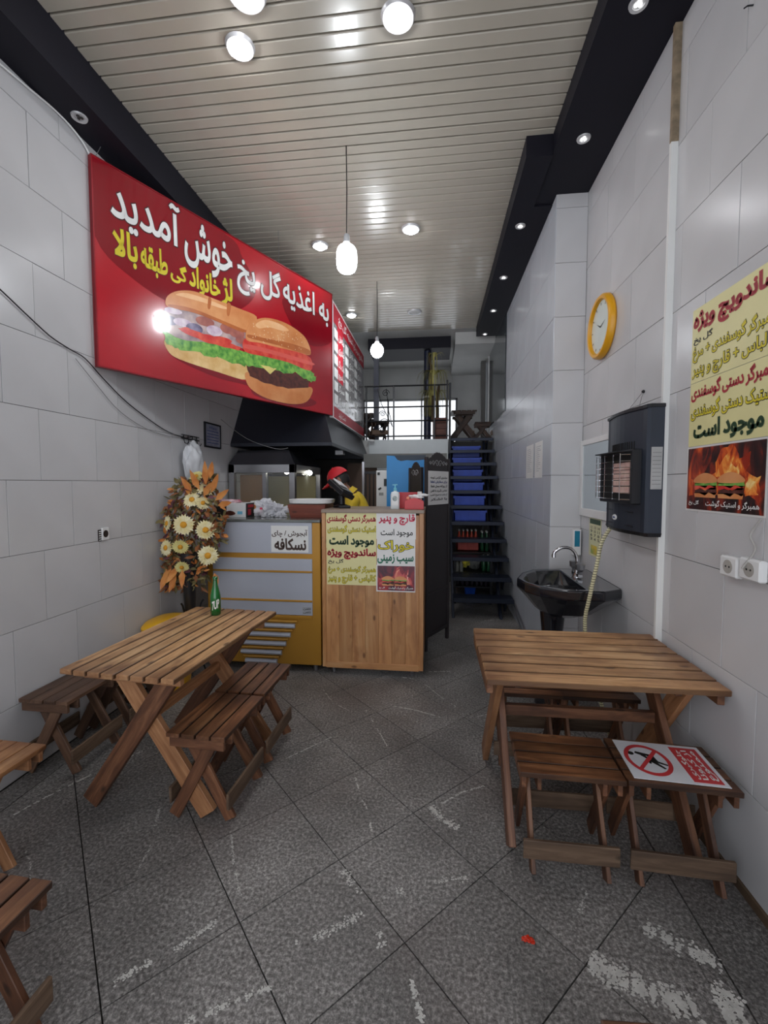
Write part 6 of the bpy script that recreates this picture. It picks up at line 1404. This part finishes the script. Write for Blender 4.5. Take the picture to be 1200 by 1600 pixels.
# mirror + shelf
mr = thing('wall_mirror', 'mirror in a white plastic frame partly behind the heater', 'mirror', (XM, 3.28, 1.32))
MB().box(XM-0.008, XM-0.002, 3.02, 3.55, 1.36, 1.84).build('glass', mat('mirror_glass', (196, 204, 208), 0.03, metal=1.0, var=0), mr)
mb = MB()
for (a1, b1, c1__, d1) in ((2.98, 3.02, 1.30, 1.88), (3.55, 3.60, 1.30, 1.88), (3.02, 3.55, 1.84, 1.88), (3.02, 3.55, 1.30, 1.36)): mb.box(XM-0.018, XM-0.001, a1, b1, c1__, d1)
mb.build('frame', M_white, mr, bevel=0.003)
FM = Face((XM-0.001, 0, 0), (0, -1, 0))
tw = note(FM, 'wall_calendar', 'narrow cream leaflet calendar taped below the mirror', -3.40, -3.17, 1.02, 1.30, mat('calendar_cream', (216, 214, 170), 0.4, var=0.04), h=0.0, cat='calendar')
mb = MB(); FM.slab(mb, -3.39, -3.18, 1.255, 1.29, 0.0013, 0.002); mb.build('print_band', M_grn_t, tw); mb = MB(); FM.slab(mb, -3.36, -3.24, 1.035, 1.10, 0.0013, 0.002); mb.build('print_picture', mat('print_gold', (226, 190, 40), 0.4, c2=(120, 150, 60), nscale=20), tw)
mb = MB()
for r_ in range(4):
    for c_2 in range(3): FM.text(mb, str(3+r_*3+c_2), -3.375+c_2*0.07, -3.335+c_2*0.07, 1.135+r_*0.028, 1.155+r_*0.028, 0.0015)
mb.build('lettering', M_blk_t, tw, fix=False)
# soap dispenser on the pilaster
FJ = Face((0, 3.6-0.001, 0), (1, 0, 0)); a_ = FJ.at(891, 866); b_ = FJ.at(905, 826)
sdp = thing('soap_dispenser', 'white soap dispenser with teal window on the pilaster above the sink', 'dispenser', ((a_[0]+b_[0])/2, 3.6, a_[1]))
mb = MB(); FJ.slab(mb, a_[0], b_[0], a_[1], b_[1], 0, 0.06); mb.build('housing', M_white, sdp, bevel=0.006)
mb = MB(); FJ.slab(mb, a_[0]+0.012, b_[0]-0.012, a_[1]+0.07, b_[1]-0.012, 0.058, 0.063); mb.build('window', mat('teal', (0, 120, 150), 0.25), sdp, bevel=0.002)
mb = MB(); mb.tube([FJ.P(a_[0]+0.03, a_[1]+0.005, 0.035), FJ.P(a_[0]+0.03, a_[1]-0.02, 0.04)], 0.008, 8); mb.build('nozzle', M_steel, sdp)

# sink
sk = thing('pedestal_sink', 'black ceramic pedestal sink at right wall', 'sink', (0.9, 3.1, 0))
OUT = [(0.565, 3.06), (0.63, 3.24), (0.74, 3.38), (0.95, 3.44), (XM-0.002, 3.44), (XM-0.002, 2.80), (1.02, 2.72), (0.80, 2.72), (0.66, 2.80), (0.59, 2.92)]
CI = Vector((0.84, 3.06)); 
def sr(k_, z, c0=CI, ky=None): 
    return [((p[0]-c0.x)*k_+c0.x, (p[1]-c0.y)*(ky or k_)+c0.y, z) for p in OUT]
def inner(k_, z): c0 = Vector((0.80, 3.06)); return [(min((p[0]-0.80)*k_+0.80, 0.935), (p[1]-3.06)*k_+3.06, z) for p in OUT]
M_sink = mat('sink_black', (20, 22, 30), 0.12, coat=0.8, var=0.05)
MB().loft([sr(0.30, 0.66), sr(0.55, 0.70), [(min(x, XM-0.002), y_, z) for x, y_, z in sr(0.86, 0.80)], [(x, y_, 0.84) for x, y_ in OUT], [(x, y_, 0.895) for x, y_ in OUT], [(min(x, XM-0.002), y_, 0.90) for x, y_, z in sr(0.985, 0.9)], inner(0.86, 0.898), inner(0.80, 0.875), inner(0.62, 0.80), inner(0.3, 0.775)]).build('basin', M_sink, sk, bevel=0.006)
MB().lathe([(0.11, 0.001), (0.105, 0.04), (0.075, 0.12), (0.07, 0.5), (0.09, 0.72)], (0.82, 3.12, 0), 20).build('pedestal', M_sink, sk, smooth=True)
MB().lathe([(0.02, 0.7765), (0.02, 0.779), (0.005, 0.779)], (0.80, 3.06, 0), 14).build('drain', M_chrome, sk)
fc = thing('tap', 'chrome mixer tap with arched spout on the black sink', 'tap', (0.985, 3.14, 0.90))
fpx = lambda u, v, X=1.02: on(u, v, X=X)
bs = Vector((0.985, 3.14, 0.899))
mb = MB(); mb.lathe([(0.030, 0), (0.028, 0.02), (0.018, 0.03), (0.016, 0.055)], tuple(bs), 16); mb.bar(bs+Vector((0, -0.07, 0.02)), bs+Vector((0, 0.07, 0.02)), 0.03, 0.022); mb.build('tap_base', M_chrome, fc, smooth=True)
mb = MB(); mb.tube(spl([bs+Vector((0,0,0.05)), bs+Vector((-0.005,0,0.14)), bs+Vector((-0.04,0,0.195)), bs+Vector((-0.10,0,0.205)), bs+Vector((-0.15,0,0.175)), bs+Vector((-0.158,0,0.155))], 5), 0.011, 10); mb.lathe([(0.014, 0), (0.014, 0.022)], tuple(bs+Vector((-0.158, 0, 0.135))), 12); mb.build('spout', M_chrome, fc, smooth=True)
for s_ in (-1, 1): MB().lathe([(0.012, 0.028), (0.014, 0.05), (0.030, 0.065), (0.033, 0.10), (0.022, 0.106)], tuple(bs+Vector((0, s_*0.065, 0))), 10).build('tap_handle', M_steel, fc)
# gas hose, spiral banded
m, nt_, b_sh = nt_new('hose_banded'); N = nt_.nodes; wv = N.new('ShaderNodeTexWave'); wv.inputs['Scale'].default_value = 22; wv.bands_direction = 'Z'; wv.inputs['Distortion'].default_value = 1.5
tc = N.new('ShaderNodeTexCoord'); nt_.links.new(tc.outputs['Object'], wv.inputs['Vector']); cr = N.new('ShaderNodeValToRGB'); cr.color_ramp.elements[0].color = srgb(84, 80, 62); cr.color_ramp.elements[0].position = 0.1; cr.color_ramp.elements[1].color = srgb(206, 198, 160); cr.color_ramp.elements[1].position = 0.3
nt_.links.new(wv.outputs['Fac'], cr.inputs[0]); nt_.links.new(cr.outputs[0], b_sh.inputs['Base Color'])
o = MB().tube(spl([Vector((1.085, 2.83, 1.285)), on(940, 848, Y=2.80), on(932, 885, Y=2.70), on(922, 930, Y=2.66), on(914, 985, Y=2.68), Vector((0.98, 2.68, 0.30)), Vector((1.06, 2.70, 0.02))]), 0.011, 8).build('gas_hose', m, origin=(1.1, 2.8, 0)); tag(o, 'cream spiral-banded gas hose hanging from heater past the sink', 'hose')

# poster on near right wall
FQ = Face((XN-0.001, 0, 0), (0, -1, 0)); L0, R0 = -2.185, -1.665
def qnote(label, y0, y1, m, R_=R0): return note(FQ, 'poster', label, L0, R_, y0, y1, m, cat='poster')
p1 = qnote('top yellow poster of the right wall column, red heading', 2.005, 2.335, M_ypaper); p2 = qnote('middle yellow poster of the right wall column, big green words', 1.718, 2.003, M_ypaper)
p3 = note(FQ, 'poster', 'flame and burgers photo poster at the bottom of right wall column', L0-0.005, -1.692, 1.425, 1.716, M_wpaper, cat='poster')
def qt(par, s_, a_, b_, z0, z1, m, off=0.04, outline=None):
    if outline: mb = MB(); FQ.text(mb, s_, a_, b_, z0, z1, 0.0018, off+0.03); mb.build('lettering_outline', outline, par, fix=False)
    mb = MB(); FQ.text(mb, s_, a_, b_, z0, z1, 0.0024, off*0.7 if outline else off); mb.build('lettering', m, par, fix=False)
qt(p1, 'ساندویچ ویژه', L0+0.012, R0-0.01, 2.215, 2.318, M_red_t, 0.05); qt(p1, 'گل یخ', L0+0.015, L0+0.15, 2.172, 2.212, M_blk_t, 0.02)
qt(p1, 'همبرگر گوسفندی + مرغ', L0+0.012, R0-0.01, 2.095, 2.172, M_yel_t, 0.03, M_blk_t); qt(p1, 'کالباس + قارچ و پنیر', L0+0.012, R0-0.01, 2.015, 2.088, M_yel_t, 0.03, M_blk_t)
qt(p2, 'همبرگر دستی گوسفندی', L0+0.012, R0-0.01, 1.92, 1.992, M_red_t, 0.04); qt(p2, 'استیک دستی گوسفندی', L0+0.012, R0-0.01, 1.835, 1.91, M_yel_t, 0.03, M_blk_t); qt(p2, 'موجود است', L0+0.04, -1.72, 1.735, 1.825, M_grn_t, 0.05)
fire_photo(FQ, p3, L0+0.004, -1.700, 1.434, 1.708, 0.0016, M_firebg)
# double socket + cable
ds = thing('double_socket', 'white double power socket on right wall below the poster', 'socket', (XN, 1.79, 1.23))
for ya, yb_, z0, z1 in ((-1.885, -1.785, 1.185, 1.265), (-1.775, -1.665, 1.195, 1.275)):
    mb = MB(); FQ.slab(mb, ya, yb_, z0, z1, 0, 0.03); pp = mb.build('plate', M_white, ds, bevel=0.006)
    cyy, czz_ = (ya+yb_)/2, (z0+z1)/2; mb = MB(); FQ.poly(mb, [(cyy+0.027*math.cos(t*PI/10), czz_+0.027*math.sin(t*PI/10)) for t in range(20)], 0.0302, 0.0006); mb.build('recess', mat('socket_recess', (176, 172, 166), 0.4), pp)
    mb = MB()
    for s_ in (-1, 1): FQ.poly(mb, [(cyy+s_*0.010+0.004*math.cos(t*PI/5), czz_+0.004*math.sin(t*PI/5)) for t in range(10)], 0.031, 0.0005)
    mb.build('pin_hole', M_blk_t, pp)
o = MB().tube(spl([Vector((XN-0.012, 1.70, 1.42)), Vector((XN-0.02, 1.735, 1.36)), Vector((XN-0.015, 1.715, 1.31)), Vector((XN-0.035, 1.735, 1.25)), Vector((XN-0.04, 1.74, 1.235))]), 0.004, 6).build('power_cable', mat('cable_pale', (176, 172, 168), 0.5)); tag(o, 'pale cable dangling into the double socket', 'cable')
# papers on far wall
FR = Face((XF-0.001, 0, 0), (0, -1, 0))
for i, (u0, u1, lb) in enumerate(((822, 834, 'left faint printed sheet taped on the far right wall'), (835.5, 848, 'right faint printed sheet taped on the far right wall'))):
    a_ = FR.at(u0, 748); b_ = FR.at(u1, 688)
    t = note(FR, 'paper_sheet', lb, a_[0], b_[0], 1.60, 1.92, M_offwhite, cat='paper'); mb = MB()
    for q in range(13): FR.slab(mb, a_[0]+0.05, b_[0]-random.uniform(0.05, 0.15), 1.66+q*0.018, 1.664+q*0.018, 0.0013, 0.0016)
    mb.build('print_lines', mat('print_faint', (150, 150, 158), 0.6), t)
# screws
nl = thing('wall_nail', 'lone bent nail high on the near right wall', 'nail', tuple(on(1177, 8, X=XN))); p = on(1177, 8, X=XN); MB().tube([p, p+Vector((-0.02, 0, 0.0)), p+Vector((-0.024, 0.012, 0.004))], 0.003, 6).build('shank', M_black, nl)
# tomato scrap
tm = thing('tomato_scrap', 'small squashed red tomato scrap on the floor', 'food scrap', tuple(on(825, 1470, Z=0)))
p = on(824, 1469, Z=0); mb = MB(); mb.add(*ico(p+Vector((0, 0, 0.005)), 0.013, 3, 1.3, 0.8, 0.4, 0.8, 3, 2)); mb.add(*ico(p+Vector((0.016, -0.006, 0.004)), 0.008, 3, 1, 1, 0.4, 0.8, 3, 4))
for v_ in mb.v: v_.z = max(v_.z, 0.0005)
mb.build('pulp', mat('tomato_pulp', (200, 50, 26), 0.25), tm, smooth=True)
